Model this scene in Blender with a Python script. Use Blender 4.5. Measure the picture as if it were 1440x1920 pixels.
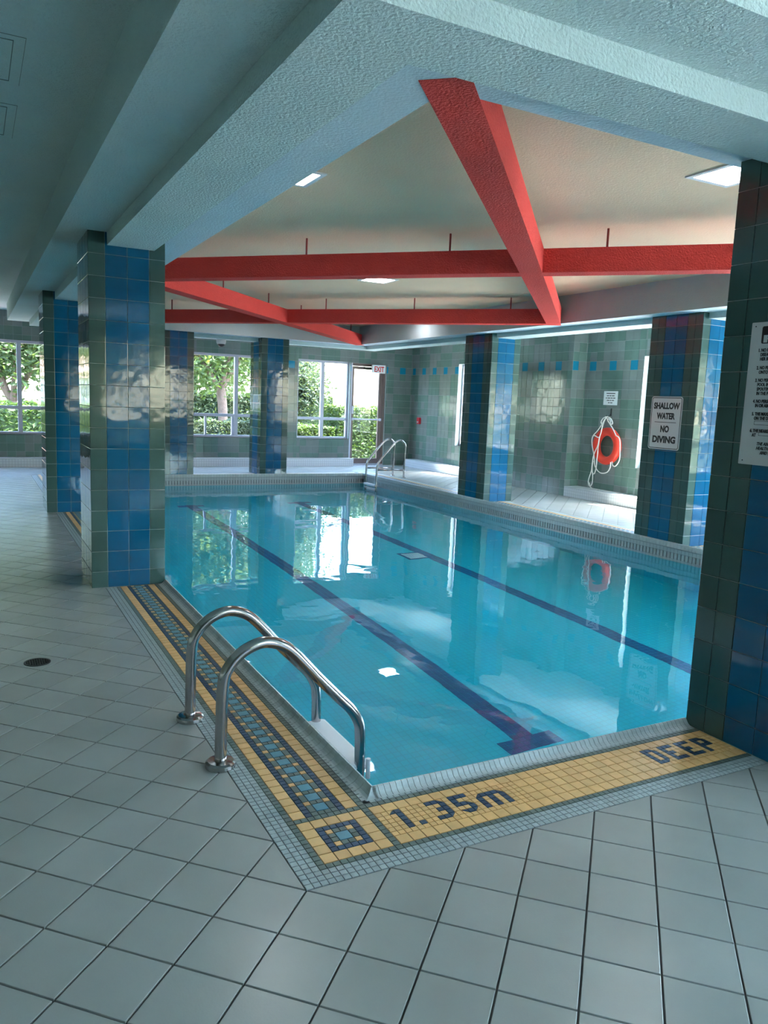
import bpy, bmesh, math, random
from mathutils import Vector, Matrix

for o in list(bpy.data.objects): bpy.data.objects.remove(o)
scene = bpy.context.scene
COL = scene.collection
R = random.Random(7)

# ------------------------------------------------------------------ camera
CAM = Vector((-1.2962, -2.4447, 1.4775)); F_PX = 1452.21
yaw, pit, rol = (math.radians(a) for a in (28.0563, -8.0759, 2.3054))
FW = Vector((math.sin(yaw)*math.cos(pit), math.cos(yaw)*math.cos(pit), math.sin(pit)))
_rt = Vector((math.cos(yaw), -math.sin(yaw), 0)); _up = _rt.cross(FW)
RT = math.cos(rol)*_rt + math.sin(rol)*_up
UP = -math.sin(rol)*_rt + math.cos(rol)*_up
cd = bpy.data.cameras.new('camera'); cam = bpy.data.objects.new('camera', cd); COL.objects.link(cam)
cd.sensor_fit = 'VERTICAL'; cd.sensor_height = 36.0; cd.lens = 36.0*F_PX/1920.0
cd.clip_start = 0.02; cd.clip_end = 500
M3 = Matrix((RT, UP, -FW)).transposed()
cam.matrix_world = Matrix.Translation(CAM) @ M3.to_4x4()
scene.camera = cam

# ------------------------------------------------------------------ world, sun, exposure
SUN_DIR = Vector((-0.86, 0.42, -2.35)).normalized()
world = bpy.data.worlds.new('World'); scene.world = world; world.use_nodes = True
wn = world.node_tree; wn.nodes.clear()
sky = wn.nodes.new('ShaderNodeTexSky'); sky.sky_type = 'NISHITA'; sky.sun_disc = False
sky.sun_elevation = math.radians(60); sky.sun_rotation = math.atan2(-SUN_DIR.x, -SUN_DIR.y)
sky.air_density = 1.0; sky.dust_density = 1.5; sky.ozone_density = 1.4
bg = wn.nodes.new('ShaderNodeBackground'); bg.inputs[1].default_value = 1.25
wo = wn.nodes.new('ShaderNodeOutputWorld')
wn.links.new(sky.outputs[0], bg.inputs[0]); wn.links.new(bg.outputs[0], wo.inputs[0])
sl = bpy.data.lights.new('sun', 'SUN'); sl.energy = 22.0; sl.angle = math.radians(0.6); sl.color = (1, .96, .9)
so = bpy.data.objects.new('sun', sl); COL.objects.link(so)
so.rotation_euler = SUN_DIR.to_track_quat('-Z', 'Y').to_euler(); so.location = (20, -12, 30)
PANEL_EMIT = 9.0
vs = scene.view_settings
vs.view_transform = 'Standard'; vs.look = 'None'; vs.gamma = 1.0; vs.use_curve_mapping = False
vs.exposure = 2.05

# ------------------------------------------------------------------ dimensions (metres; pool's near-left corner is the origin)
W, L = 5.703, 11.667              # pool
S = 0.0257; A0 = -0.4431          # mosaic module and outer edge of the mosaic border
T = 0.155                         # wall tile module
Z2, Z1, Z3, ZC, H0 = 2.51, 2.60, 2.575, 2.925, 2.88
ZW, ZB = -0.175, -1.41            # water level, pool floor
YF, XR, XL, YN = 13.78, 7.98, -3.3, -5.2   # room walls

# ------------------------------------------------------------------ materials
MATS = {}
def nt(name):
    m = bpy.data.materials.new(name); m.use_nodes = True
    n = m.node_tree; b = n.nodes['Principled BSDF']; MATS[name] = m
    return m, n, b
def add_bump(n, b, scale, strength, dist, detail=2.0, voronoi=False):
    g = n.nodes.new('ShaderNodeNewGeometry')
    tx = n.nodes.new('ShaderNodeTexNoise'); tx.inputs['Scale'].default_value = scale; tx.inputs['Detail'].default_value = detail
    n.links.new(g.outputs['Position'], tx.inputs['Vector'])
    bp = n.nodes.new('ShaderNodeBump'); bp.inputs['Strength'].default_value = strength; bp.inputs['Distance'].default_value = dist
    n.links.new(tx.outputs[0], bp.inputs['Height']); n.links.new(bp.outputs[0], b.inputs['Normal'])
def vary(n, b, col, amount, scale, objrand=0.0):
    g = n.nodes.new('ShaderNodeNewGeometry')
    tx = n.nodes.new('ShaderNodeTexNoise'); tx.inputs['Scale'].default_value = scale; tx.inputs['Detail'].default_value = 4
    n.links.new(g.outputs['Position'], tx.inputs['Vector'])
    mr = n.nodes.new('ShaderNodeMapRange'); mr.inputs[1].default_value = .25; mr.inputs[2].default_value = .75
    mr.inputs[3].default_value = 1-amount; mr.inputs[4].default_value = 1+amount
    n.links.new(tx.outputs[0], mr.inputs[0]); src = mr.outputs[0]
    if objrand:
        oi = n.nodes.new('ShaderNodeObjectInfo')
        m2 = n.nodes.new('ShaderNodeMapRange'); m2.inputs[3].default_value = 1-objrand; m2.inputs[4].default_value = 1+objrand
        n.links.new(oi.outputs['Random'], m2.inputs[0])
        mu = n.nodes.new('ShaderNodeMath'); mu.operation = 'MULTIPLY'
        n.links.new(src, mu.inputs[0]); n.links.new(m2.outputs[0], mu.inputs[1]); src = mu.outputs[0]
    vm = n.nodes.new('ShaderNodeVectorMath'); vm.operation = 'SCALE'; vm.inputs[0].default_value = col[:3]
    n.links.new(src, vm.inputs['Scale']); n.links.new(vm.outputs[0], b.inputs['Base Color'])
def mat(name, col, rough=.5, metal=0.0, spec=.5, bump=None, var=None, objrand=0.0):
    m, n, b = nt(name)
    b.inputs['Base Color'].default_value = (*col, 1); b.inputs['Roughness'].default_value = rough
    b.inputs['Metallic'].default_value = metal; b.inputs['Specular IOR Level'].default_value = spec
    if bump: add_bump(n, b, *bump)
    if var: vary(n, b, col, var[0], var[1], objrand)
    return m
glaze = (5.0, .25, .012)
mat('glaze_green', (.046, .098, .090), .07, bump=glaze, var=(.12, 3), objrand=.10)
mat('glaze_blue', (.001, .092, .205), .06, bump=glaze, var=(.12, 3), objrand=.10)
mat('wall_green', (.135, .215, .185), .10, bump=glaze, var=(.12, 3), objrand=.10)
mat('wall_grey', (.20, .235, .225), .10, bump=glaze, var=(.12, 3), objrand=.10)
mat('wall_blue', (.008, .22, .36), .10, bump=glaze)
mat('grout_wall', (.36, .41, .39), .8)
mat('grout_floor', (.10, .105, .105), .9)
mat('floor_tile', (.345, .36, .338), .27, bump=(160, .12, .002), var=(.10, 2.2), objrand=.05)
mat('mos_grey', (.33, .39, .39), .4, var=(.12, 40), objrand=.08)
mat('mos_green', (.105, .145, .125), .4, var=(.15, 40), objrand=.12)
mat('mos_yellow', (.80, .47, .18), .4, var=(.08, 30), objrand=.08)
mat('mos_blue', (.012, .05, .11), .4, var=(.15, 40), objrand=.15)
mat('mos_teal', (.085, .27, .36), .35, var=(.1, 30), objrand=.08)
mat('grout_mosaic', (.085, .085, .075), .9)
mat('gutter_back', (.16, .19, .20), .6)
mat('coping', (.42, .48, .48), .35, var=(.10, 30), objrand=.06)
stip = (80, .8, .013, 3)
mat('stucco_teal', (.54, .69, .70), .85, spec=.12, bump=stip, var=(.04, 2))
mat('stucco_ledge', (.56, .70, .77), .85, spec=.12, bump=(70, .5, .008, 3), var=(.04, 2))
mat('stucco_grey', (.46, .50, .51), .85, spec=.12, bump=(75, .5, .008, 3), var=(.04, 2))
mat('stucco_cream', (.80, .61, .43), .9, spec=.12, bump=(75, .5, .008, 3), var=(.04, 1.5))
mat('stucco_red', (.72, .072, .062), .75, spec=.12, bump=(80, 1.0, .016, 3), var=(.05, 3))
mat('rod_red', (.32, .03, .025), .5)
mat('hatch_line', (.13, .19, .19), .8)
mat('steel', (.42, .40, .40), .14, metal=1.0)
mat('white_plastic', (.75, .76, .78), .45)
mat('dark_rubber', (.02, .02, .022), .6)
mat('alu', (.50, .52, .62), .4)
mat('door_frame', (.16, .11, .10), .4)
mat('ledge_tile', (.60, .62, .64), .4, var=(.06, 6))
mat('life_red', (.78, .05, .025), .45, var=(.05, 8))
mat('rope', (.75, .74, .70), .8)
mat('sign_white', (.56, .57, .58), .4)
mat('sign_black', (.008, .008, .012), .5)
mat('sign_red', (.6, .02, .02), .5)
mat('alarm_red', (.55, .015, .03), .4)
mat('iron', (.025, .03, .032), .5, metal=.4, bump=(60, .5, .004))
mat('bark', (.16, .10, .085), .9, bump=(25, .8, .03), var=(.2, 8))
mat('lawn', (.05, .075, .022), .9, var=(.3, 1.5))
mat('bounce_paving', (.71, .69, .68), .9, var=(.08, 1.5))  # kept pale so it throws daylight up onto the ceilings
mat('paving', (.24, .17, .17), .9, var=(.12, 2))
mat('soffit_out', (.4, .4, .38), .9)
mat('brick_far', (.42, .24, .20), .9, var=(.15, 3))
mat('render_far', (.62, .57, .52), .9, var=(.05, 2))
mat('roof_far', (.32, .20, .17), .9, var=(.15, 3))
mat('glass_far', (.05, .07, .09), .1)
def leaf_mat(name, col):
    m, n, b = nt(name)
    vary(n, b, col, .35, 3.0)
    b.inputs['Roughness'].default_value = .6
    tr = n.nodes.new('ShaderNodeBsdfTranslucent'); tr.inputs[0].default_value = (col[0]*1.5, col[1]*1.4, col[2]*.7, 1)
    mx = n.nodes.new('ShaderNodeMixShader'); mx.inputs[0].default_value = .4
    out = n.nodes['Material Output']
    n.links.new(b.outputs[0], mx.inputs[1]); n.links.new(tr.outputs[0], mx.inputs[2]); n.links.new(mx.outputs[0], out.inputs[0])
leaf_mat('leaf_bright', (.075, .115, .034)); leaf_mat('leaf_mid', (.058, .092, .036)); leaf_mat('leaf_cool', (.056, .085, .05)); leaf_mat('leaf_hedge', (.05, .09, .024))
def emit(name, col, st):
    m, n, b = nt(name); b.inputs['Base Color'].default_value = (.8, .8, .8, 1)
    b.inputs['Emission Color'].default_value = (*col, 1); b.inputs['Emission Strength'].default_value = st
emit('lamp', (.93, .96, 1.0), PANEL_EMIT)
# clear pane: transmits light, mirrors a little
m, n, b = nt('pane'); n.nodes.remove(b)
tr = n.nodes.new('ShaderNodeBsdfTransparent'); tr.inputs[0].default_value = (.93, .96, .95, 1)
gl = n.nodes.new('ShaderNodeBsdfGlossy'); gl.inputs['Roughness'].default_value = .0
lwt = n.nodes.new('ShaderNodeLayerWeight'); lwt.inputs[0].default_value = .5
pw = n.nodes.new('ShaderNodeMath'); pw.operation = 'POWER'; pw.inputs[1].default_value = 5
fr = n.nodes.new('ShaderNodeMath'); fr.operation = 'MULTIPLY_ADD'; fr.inputs[1].default_value = .9; fr.inputs[2].default_value = .03
n.links.new(lwt.outputs['Facing'], pw.inputs[0]); n.links.new(pw.outputs[0], fr.inputs[0])
mx = n.nodes.new('ShaderNodeMixShader')
n.links.new(fr.outputs[0], mx.inputs[0]); n.links.new(tr.outputs[0], mx.inputs[1]); n.links.new(gl.outputs[0], mx.inputs[2])
n.links.new(mx.outputs[0], n.nodes['Material Output'].inputs[0])
# water: refracting, gently rippled
m, n, b = nt('water'); n.nodes.remove(b)
gs = n.nodes.new('ShaderNodeBsdfGlass'); gs.inputs['IOR'].default_value = 1.33; gs.inputs['Roughness'].default_value = 0.0
gs.inputs['Color'].default_value = (.93, .985, 1, 1)
g = n.nodes.new('ShaderNodeNewGeometry'); tx = n.nodes.new('ShaderNodeTexNoise'); tx.inputs['Scale'].default_value = 1.6; tx.inputs['Detail'].default_value = 2.5
bp = n.nodes.new('ShaderNodeBump'); bp.inputs['Strength'].default_value = .10; bp.inputs['Distance'].default_value = .05
n.links.new(g.outputs['Position'], tx.inputs['Vector']); n.links.new(tx.outputs[0], bp.inputs['Height']); n.links.new(bp.outputs[0], gs.inputs['Normal'])
n.links.new(gs.outputs[0], n.nodes['Material Output'].inputs[0])
# small square pool tiles far too small to build (uv in metres)
def grid_mat(name, c1, mortar, size, joint, rough=.3, c2=None):
    m, n, b = nt(name); b.inputs['Roughness'].default_value = rough
    uv = n.nodes.new('ShaderNodeUVMap'); br = n.nodes.new('ShaderNodeTexBrick')
    br.offset = 0; br.squash = 1
    br.inputs['Scale'].default_value = 1; br.inputs['Brick Width'].default_value = size; br.inputs['Row Height'].default_value = size
    br.inputs['Mortar Size'].default_value = joint; br.inputs['Mortar Smooth'].default_value = .2; br.inputs['Bias'].default_value = 0
    br.inputs['Color1'].default_value = (*c1, 1); br.inputs['Color2'].default_value = (*(c2 or c1), 1); br.inputs['Mortar'].default_value = (*mortar, 1)
    n.links.new(uv.outputs[0], br.inputs['Vector']); n.links.new(br.outputs[0], b.inputs['Base Color'])
grid_mat('pool_tile', (.010, .585, .70), (.008, .49, .60), .0514, .004, c2=(.009, .565, .685))
grid_mat('curb_tile', (.40, .45, .46), (.24, .28, .29), .0514, .004, c2=(.37, .42, .43))
grid_mat('ledge_grid', (.60, .62, .66), (.44, .46, .50), .0514, .004)
mat('lane_tile', (.004, .11, .27), .35, var=(.15, 10))

# ------------------------------------------------------------------ object helpers
def link(name, me, parent=None, kind=None, loc=None, mtx=None):
    o = bpy.data.objects.new(name, me); COL.objects.link(o)
    if loc is not None: o.location = loc
    if mtx is not None: o.matrix_basis = mtx
    if parent is not None: o.parent = parent
    if kind: o['kind'] = kind
    return o
def thing(name, label, cat, loc=(0, 0, 0), group=None):
    o = link(name, None, loc=loc); o.empty_display_size = .1
    o['label'] = label; o['category'] = cat
    if group: o['group'] = group
    return o
def tag(o, label, cat, group=None):
    o['label'] = label; o['category'] = cat
    if group: o['group'] = group
    return o
class MB:
    """collects geometry in world space, builds one mesh object"""
    def __init__(s): s.v = []; s.f = []; s.m = []; s.mats = []; s.uv = {}
    def mi(s, name):
        if name not in s.mats: s.mats.append(name)
        return s.mats.index(name)
    def poly(s, pts, mname, uvs=None):
        i = len(s.v); s.v += [tuple(p) for p in pts]; s.f.append(tuple(range(i, i+len(pts)))); s.m.append(s.mi(mname))
        if uvs: s.uv[len(s.f)-1] = uvs
    def box(s, a, b, mname):
        (x0, y0, z0), (x1, y1, z1) = a, b
        i = len(s.v); k = s.mi(mname)
        s.v += [(x0,y0,z0),(x1,y0,z0),(x1,y1,z0),(x0,y1,z0),(x0,y0,z1),(x1,y0,z1),(x1,y1,z1),(x0,y1,z1)]
        for f in ((0,3,2,1),(4,5,6,7),(0,1,5,4),(1,2,6,5),(2,3,7,6),(3,0,4,7)):
            s.f.append(tuple(i+q for q in f)); s.m.append(k)
    def add(s, me_v, me_f, mtx, mname):
        i = len(s.v); k = s.mi(mname)
        s.v += [tuple(mtx @ Vector(p)) for p in me_v]
        for f in me_f: s.f.append(tuple(i+q for q in f)); s.m.append(k)
    def tube(s, pts, r, mname, n=10, cap=True, rr=None):
        pts = [Vector(p) for p in pts]; k = s.mi(mname); i = len(s.v)
        t0 = (pts[1]-pts[0]).normalized(); a = Vector((0,0,1)) if abs(t0.z) < .9 else Vector((1,0,0))
        u = t0.cross(a).normalized()
        for j, p in enumerate(pts):
            t = (pts[min(j+1, len(pts)-1)]-pts[max(j-1, 0)]).normalized()
            u = (u - t*u.dot(t)).normalized(); w = t.cross(u)
            q = rr[j] if rr else r
            for c in range(n):
                an = 2*math.pi*c/n; s.v.append(tuple(p+q*(math.cos(an)*u+math.sin(an)*w)))
        for j in range(len(pts)-1):
            for c in range(n):
                d = (c+1) % n
                s.f.append((i+j*n+c, i+j*n+d, i+(j+1)*n+d, i+(j+1)*n+c)); s.m.append(k)
        if cap:
            s.f.append(tuple(i+c for c in reversed(range(n)))); s.m.append(k)
            b0 = i+(len(pts)-1)*n; s.f.append(tuple(b0+c for c in range(n))); s.m.append(k)
    def mesh(s, name, smooth=False, off=None):
        me = bpy.data.meshes.new(name)
        v = s.v if off is None else [(p[0]-off[0], p[1]-off[1], p[2]-off[2]) for p in s.v]
        me.from_pydata(v, [], s.f)
        for q in s.mats: me.materials.append(MATS[q])
        if len(s.mats) > 1: me.polygons.foreach_set('material_index', s.m)
        if smooth: me.polygons.foreach_set('use_smooth', [True]*len(s.f))
        if s.uv:
            ul = me.uv_layers.new(name='UVMap')
            for pi, uvs in s.uv.items():
                for li, c in zip(me.polygons[pi].loop_indices, uvs): ul.data[li].uv = c
        me.update(); return me
    def build(s, name, parent=None, kind=None, smooth=False, bevel=0, seg=2):
        off = tuple(parent.location) if parent is not None else None
        if parent is not None and parent.parent is not None:
            off = tuple(Vector(off)+parent.parent.location)
        o = link(name, s.mesh(name, smooth, off), parent, kind)
        if bevel:
            md = o.modifiers.new('b', 'BEVEL'); md.width = bevel; md.segments = seg; md.limit_method = 'ANGLE'
        return o
def box_obj(name, a, b, mname, parent=None, kind=None, bevel=0):
    q = MB(); q.box(a, b, mname); return q.build(name, parent, kind, bevel=bevel)
def lathe(q, prof, c, mname, n=24, axis='z'):
    """prof: list of (radius, height) about the vertical through c"""
    i = len(q.v); k = q.mi(mname); c = Vector(c)
    for r, h in prof:
        for j in range(n):
            a = 2*math.pi*j/n
            if axis == 'z': p = Vector((r*math.cos(a), r*math.sin(a), h))
            elif axis == 'x': p = Vector((-h, r*math.cos(a), r*math.sin(a)))
            else: p = Vector((r*math.cos(a), -h, r*math.sin(a)))
            q.v.append(tuple(c+p))
    for a in range(len(prof)-1):
        for j in range(n):
            d = (j+1) % n
            q.f.append((i+a*n+j, i+a*n+d, i+(a+1)*n+d, i+(a+1)*n+j)); q.m.append(k)
    q.f.append(tuple(i+(len(prof)-1)*n+j for j in range(n))); q.m.append(k)

# ------------------------------------------------------------------ tiles
def offset_poly(P, d):
    n = len(P); out = []
    for i in range(n):
        p0, p1, p2 = Vector(P[i-1]), Vector(P[i]), Vector(P[(i+1) % n])
        e1 = (p1-p0).normalized(); e2 = (p2-p1).normalized()
        n1 = Vector((-e1.y, e1.x)); n2 = Vector((-e2.y, e2.x))
        k = 1+n1.dot(n2)
        out.append(p1 + (n1+n2)*(d/max(k, .2)))
    return out
_shape = {}
def tile_shape(P, th, gap, ch):
    """P ccw polygon round its own centre -> chamfered plate standing th proud"""
    key = (tuple((round(x, 4), round(y, 4)) for x, y in P), th, gap, ch)
    if key in _shape: return key, _shape[key]
    o1 = offset_poly(P, gap/2); o2 = offset_poly(P, gap/2+ch); n = len(P)
    v = [(p.x, p.y, 0) for p in o1]+[(p.x, p.y, th-ch*.7) for p in o1]+[(p.x, p.y, th) for p in o2]
    f = [tuple(2*n+i for i in range(n))]
    for i in range(n):
        j = (i+1) % n
        f += [(i, j, n+j, n+i), (n+i, n+j, 2*n+j, 2*n+i)]
    _shape[key] = (v, f); return key, (v, f)
_tmesh = {}
def tile_mesh(key, vf, mname):
    k = (key, mname)
    if k not in _tmesh:
        me = bpy.data.meshes.new('tile_'+mname); me.from_pydata(vf[0], [], vf[1]); me.materials.append(MATS[mname]); _tmesh[k] = me
    return _tmesh[k]
def frame(O, U, V):
    U, V = Vector(U).normalized(), Vector(V).normalized(); N = U.cross(V)
    m = Matrix((U, V, N)).transposed().to_4x4(); m.translation = Vector(O); return m
def apparent(c, nrm, area):
    d = c-CAM; z = d.dot(FW)
    if z < .15: return 0
    x = 720+F_PX*d.dot(RT)/z; y = 960-F_PX*d.dot(UP)/z
    if not (-60 < x < 1500 and -60 < y < 1980): return 0
    co = -nrm.dot(d)/d.length
    return area*max(co, 0)/(d.length_squared) if co > 0 else 0
def lay(parent, entries, limit=300):
    """entries: (part name, polygon [(u,v)], frame, material, thickness, gap, chamfer). The largest in view become parts, the rest of a kind one stuff part."""
    groups = {}
    for e in entries: groups.setdefault(e[0], []).append(e)
    ploc = Vector(parent.location)
    for pname, es in groups.items():
        recs = []
        for (_, P, fr, mname, th, gap, ch) in es:
            cx = sum(p[0] for p in P)/len(P); cy = sum(p[1] for p in P)/len(P)
            Q = [(x-cx, y-cy) for x, y in P]
            ar = abs(sum(Q[i-1][0]*Q[i][1]-Q[i][0]*Q[i-1][1] for i in range(len(Q))))/2
            mt = fr @ Matrix.Translation((cx, cy, 0))
            nrm = (fr.to_3x3() @ Vector((0, 0, 1)))
            recs.append((apparent(mt.translation, nrm, ar), Q, mt, mname, th, gap, ch))
        recs.sort(key=lambda r: -r[0])
        rest = MB()
        for i, (sc, Q, mt, mname, th, gap, ch) in enumerate(recs):
            key, vf = tile_shape(Q, th, gap, ch)
            if i < limit and sc > 0:
                m2 = mt.copy(); m2.translation = mt.translation-ploc
                link(pname, tile_mesh(key, vf, mname), parent, mtx=m2)
            else: rest.add(vf[0], vf[1], mt, mname)
        if rest.f: rest.build(pname+'_field', parent, 'stuff')
def rect(u0, u1, v0, v1): return [(u0, v0), (u1, v0), (u1, v1), (u0, v1)]
def courses(z0, z1):
    """horizontal tile joints (all walls share them)"""
    zs = [z0]; z = .122
    while z < z1-.012:
        if z > z0+.012: zs.append(z)
        z += T
    zs.append(z1); return zs
def wall_tiles(fr, solids, phase=0.0, zmap=None, blues=True, seed=0):
    """checkered grey / green patches, a dotted blue course; solids = [(u0,u1,v0,v1)] in the frame"""
    ent = []; rr = random.Random(seed)
    u_lo = min(s[0] for s in solids); u_hi = max(s[1] for s in solids)
    n0 = math.floor((u_lo-phase)/T)-1; n1 = math.ceil((u_hi-phase)/T)+1
    zs = [-.033+T*k for k in range(0, 20)]
    for r_, (za, zb) in enumerate(zip(zs[:-1], zs[1:])):
        for c in range(n0, n1):
            ua, ub = phase+c*T, phase+(c+1)*T
            for (s0, s1, t0, t1) in solids:
                a, b, p, q = max(ua, s0), min(ub, s1), max(za, t0), min(zb, t1)
                if b-a < .012 or q-p < .012: continue
                patch = (math.floor(c/3)+math.floor((r_+1)/3)) % 2
                if rr.random() < .07: patch = 1-patch
                mname = 'wall_green' if patch else 'wall_grey'
                if r_ == 14:
                    mname = 'wall_blue' if (c % 3 == 1 and blues) else 'wall_grey'
                ent.append(('tile', rect(a, b, p, q), fr, mname, .004, .003, .0015))
    return ent

# ================================================================== SETTING
# ---- floor slab (ring around the pool) and deck tiles
XA, XB, YA, YB = A0, W-A0, A0, L-A0            # outer edges of the mosaic border
q = MB(); zf = -.006
q.box((XL-.3, YN-.3, -.25), (XR+.4, YA, zf), 'grout_floor'); q.box((XL-.3, YB, -.25), (XR+.4, YF+.3, zf), 'grout_floor')
q.box((XL-.3, YA, -.25), (XA, YB, zf), 'grout_floor'); q.box((XB, YA, -.25), (XR+.4, YB, zf), 'grout_floor')
floor = q.build('floor', None, 'structure')
h = .1443
def clip(P, ax, val, keep_less):
    out = []
    for i in range(len(P)):
        a, b = P[i-1], P[i]
        ia = (a[ax] < val) == keep_less; ib = (b[ax] < val) == keep_less
        if ia != ib:
            t = (val-a[ax])/(b[ax]-a[ax]); out.append((a[0]+t*(b[0]-a[0]), a[1]+t*(b[1]-a[1])))
        if ib: out.append(b)
    return out
def area(P): return sum(P[i-1][0]*P[i][1]-P[i][0]*P[i-1][1] for i in range(len(P)))/2
ent = []; FR0 = frame((0, 0, zf), (1, 0, 0), (0, 1, 0)); e = 1e-5
for i in range(-30, 62):
    for j in range(-40, 102):
        if (i+j) % 2 == 0: continue
        cx, cy = A0+i*h, A0+j*h
        if not (XL-h < cx < XR+h and YN-h < cy < YF+h): continue
        P = [(cx+h, cy), (cx, cy+h), (cx-h, cy), (cx, cy-h)]
        inx = XA+e < cx < XB-e; iny = YA+e < cy < YB-e
        cuts = []
        if inx and iny:
            # the centre is inside the border: keep what sticks out of the nearest edge
            dd = min((cx-XA, 0), (XB-cx, 1), (cy-YA, 2), (YB-cy, 3))
            if dd[0] > h-1e-3: continue
            cuts = [[(0, XA, True)], [(0, XB, False)], [(1, YA, True)], [(1, YB, False)]][dd[1]]
        else:
            if YA+e < cy < YB-e:
                cuts.append((0, XA, True) if cx < W/2 else (0, XB, False))
            elif XA+e < cx < XB-e:
                cuts.append((1, YA, True) if cy < L/2 else (1, YB, False))
        cuts += [(0, XL, False), (0, XR, True), (1, YN, False), (1, YF, True)]
        for ax, val, less in cuts:
            if P: P = clip(P, ax, val, less)
        # drop doubled points
        Q = []
        for p in P:
            if not Q or (abs(p[0]-Q[-1][0])+abs(p[1]-Q[-1][1])) > 1e-4: Q.append(p)
        if len(Q) > 1 and abs(Q[0][0]-Q[-1][0])+abs(Q[0][1]-Q[-1][1]) < 1e-4: Q.pop()
        if len(Q) < 3 or area(Q) < .0012: continue
        ent.append(('floor_tile', Q, FR0, 'floor_tile', .006, .006, .0012))
lay(floor, ent)

# ---- pool basin
q = MB()
def quv(q, pts, mname, size=None):
    a, b, c = (Vector(pts[k]) for k in (0, 1, 3)); w = (b-a).length; hh = (c-a).length
    q.poly(pts, mname, [(0, 0), (w, 0), (w, hh), (0, hh)])
zt = .0
for (p0, p1) in (((0, 0), (W, 0)), ((W, 0), (W, L)), ((W, L), (0, L)), ((0, L), (0, 0))):
    (x0, y0), (x1, y1) = p0, p1
    quv(q, [(x1, y1, -.09), (x0, y0, -.09), (x0, y0, zt), (x1, y1, zt)], 'curb_tile')
    quv(q, [(x1, y1, ZB), (x0, y0, ZB), (x0, y0, -.23), (x1, y1, -.23)], 'pool_tile'); quv(q, [(x1, y1, -.23), (x0, y0, -.23), (x0, y0, -.16), (x1, y1, -.16)], 'curb_tile')
    dx, dy = (x1-x0), (y1-y0); l = math.hypot(dx, dy); nx, ny = dy/l*.012, -dx/l*.012   # gutter slot set back in the wall
    g0, g1 = (x0+nx, y0+ny), (x1+nx, y1+ny)
    quv(q, [(g1[0], g1[1], -.16), (g0[0], g0[1], -.16), (g0[0], g0[1], -.09), (g1[0], g1[1], -.09)], 'gutter_back')
    quv(q, [(x1, y1, -.16), (x0, y0, -.16), (g0[0], g0[1], -.16), (g1[0], g1[1], -.16)], 'curb_tile')
    quv(q, [(g1[0], g1[1], -.09), (g0[0], g0[1], -.09), (x0, y0, -.09), (x1, y1, -.09)], 'curb_tile')
quv(q, [(0, 0, ZB), (W, 0, ZB), (W, L, ZB), (0, L, ZB)], 'pool_tile')
pool = q.build('pool_basin', None, 'structure')
# gutter grating bars: short upright pieces in the slot
q = MB(); st = .0514
def bars(x0, y0, x1, y1, nx, ny):
    l = math.hypot(x1-x0, y1-y0); n_ = int(l/st)
    for k in range(n_):
        t = (k+.5)*st; cx, cy = x0+(x1-x0)/l*t, y0+(y1-y0)/l*t
        ax, ay = abs(x1-x0)/l, abs(y1-y0)/l
        a = (cx-ax*.017-ay*.010+nx*.012, cy-ay*.017-ax*.010+ny*.012, -.158); b_ = (cx+ax*.017+ay*.010+nx*.012, cy+ay*.017+ax*.010+ny*.012, -.092)
        q.box(a, b_, 'coping')
bars(0, L, W, L, 0, 1); bars(W, 0, W, L, 1, 0); bars(0, 0, 0, L, -1, 0); bars(0, 0, W, 0, 0, -1)
q.build('gutter_grate', pool, 'stuff')
# lane lines of dark tiles and the main drain
ent = []; FRB = frame((0, 0, ZB), (1, 0, 0), (0, 1, 0)); p = .0535
for xc in (W/3-.03, 2*W/3+.0):
    name = 'lane_tile'
    for r_ in range(3):
        for k in range(int((L-2.6)/p)):
            u, v = xc+(r_-1.5)*p, 1.25+.16+k*p
            ent.append((name, rect(u, u+p, v, v+p), FRB, 'lane_tile', .003, .003, .001))
    for yb in (1.25, L-1.41):
        for r_ in range(3):
            for k in range(8):
                u, v = xc+(k-4)*p, yb+r_*p
                ent.append((name, rect(u, u+p, v, v+p), FRB, 'lane_tile', .003, .003, .001))
lay(pool, ent, 160)
q = MB(); dx0, dx1, dy0, dy1 = 3.45, 3.79, 5.74, 6.08
for a, b_ in (((dx0, dy0), (dx1, dy0+.035)), ((dx0, dy1-.035), (dx1, dy1)), ((dx0, dy0), (dx0+.035, dy1)), ((dx1-.035, dy0), (dx1, dy1))):
    q.box((a[0], a[1], ZB-.01), (b_[0], b_[1], ZB+.008), 'lane_tile')
q.build('drain_frame', pool)
q = MB()
for k in range(9): q.box((dx0+.045+k*.0285, dy0+.04, ZB-.01), (dx0+.06+k*.0285, dy1-.04, ZB+.006), 'white_plastic')
q.build('drain_grate', pool)

# ---- water surface
q = MB(); q.poly([(-.002, -.002, ZW), (W+.002, -.002, ZW), (W+.002, L+.002, ZW), (-.002, L+.002, ZW)], 'water')
wtr = q.build('pool_water', None, 'stuff'); tag(wtr, 'calm turquoise water filling the swimming pool', 'water')

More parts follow.
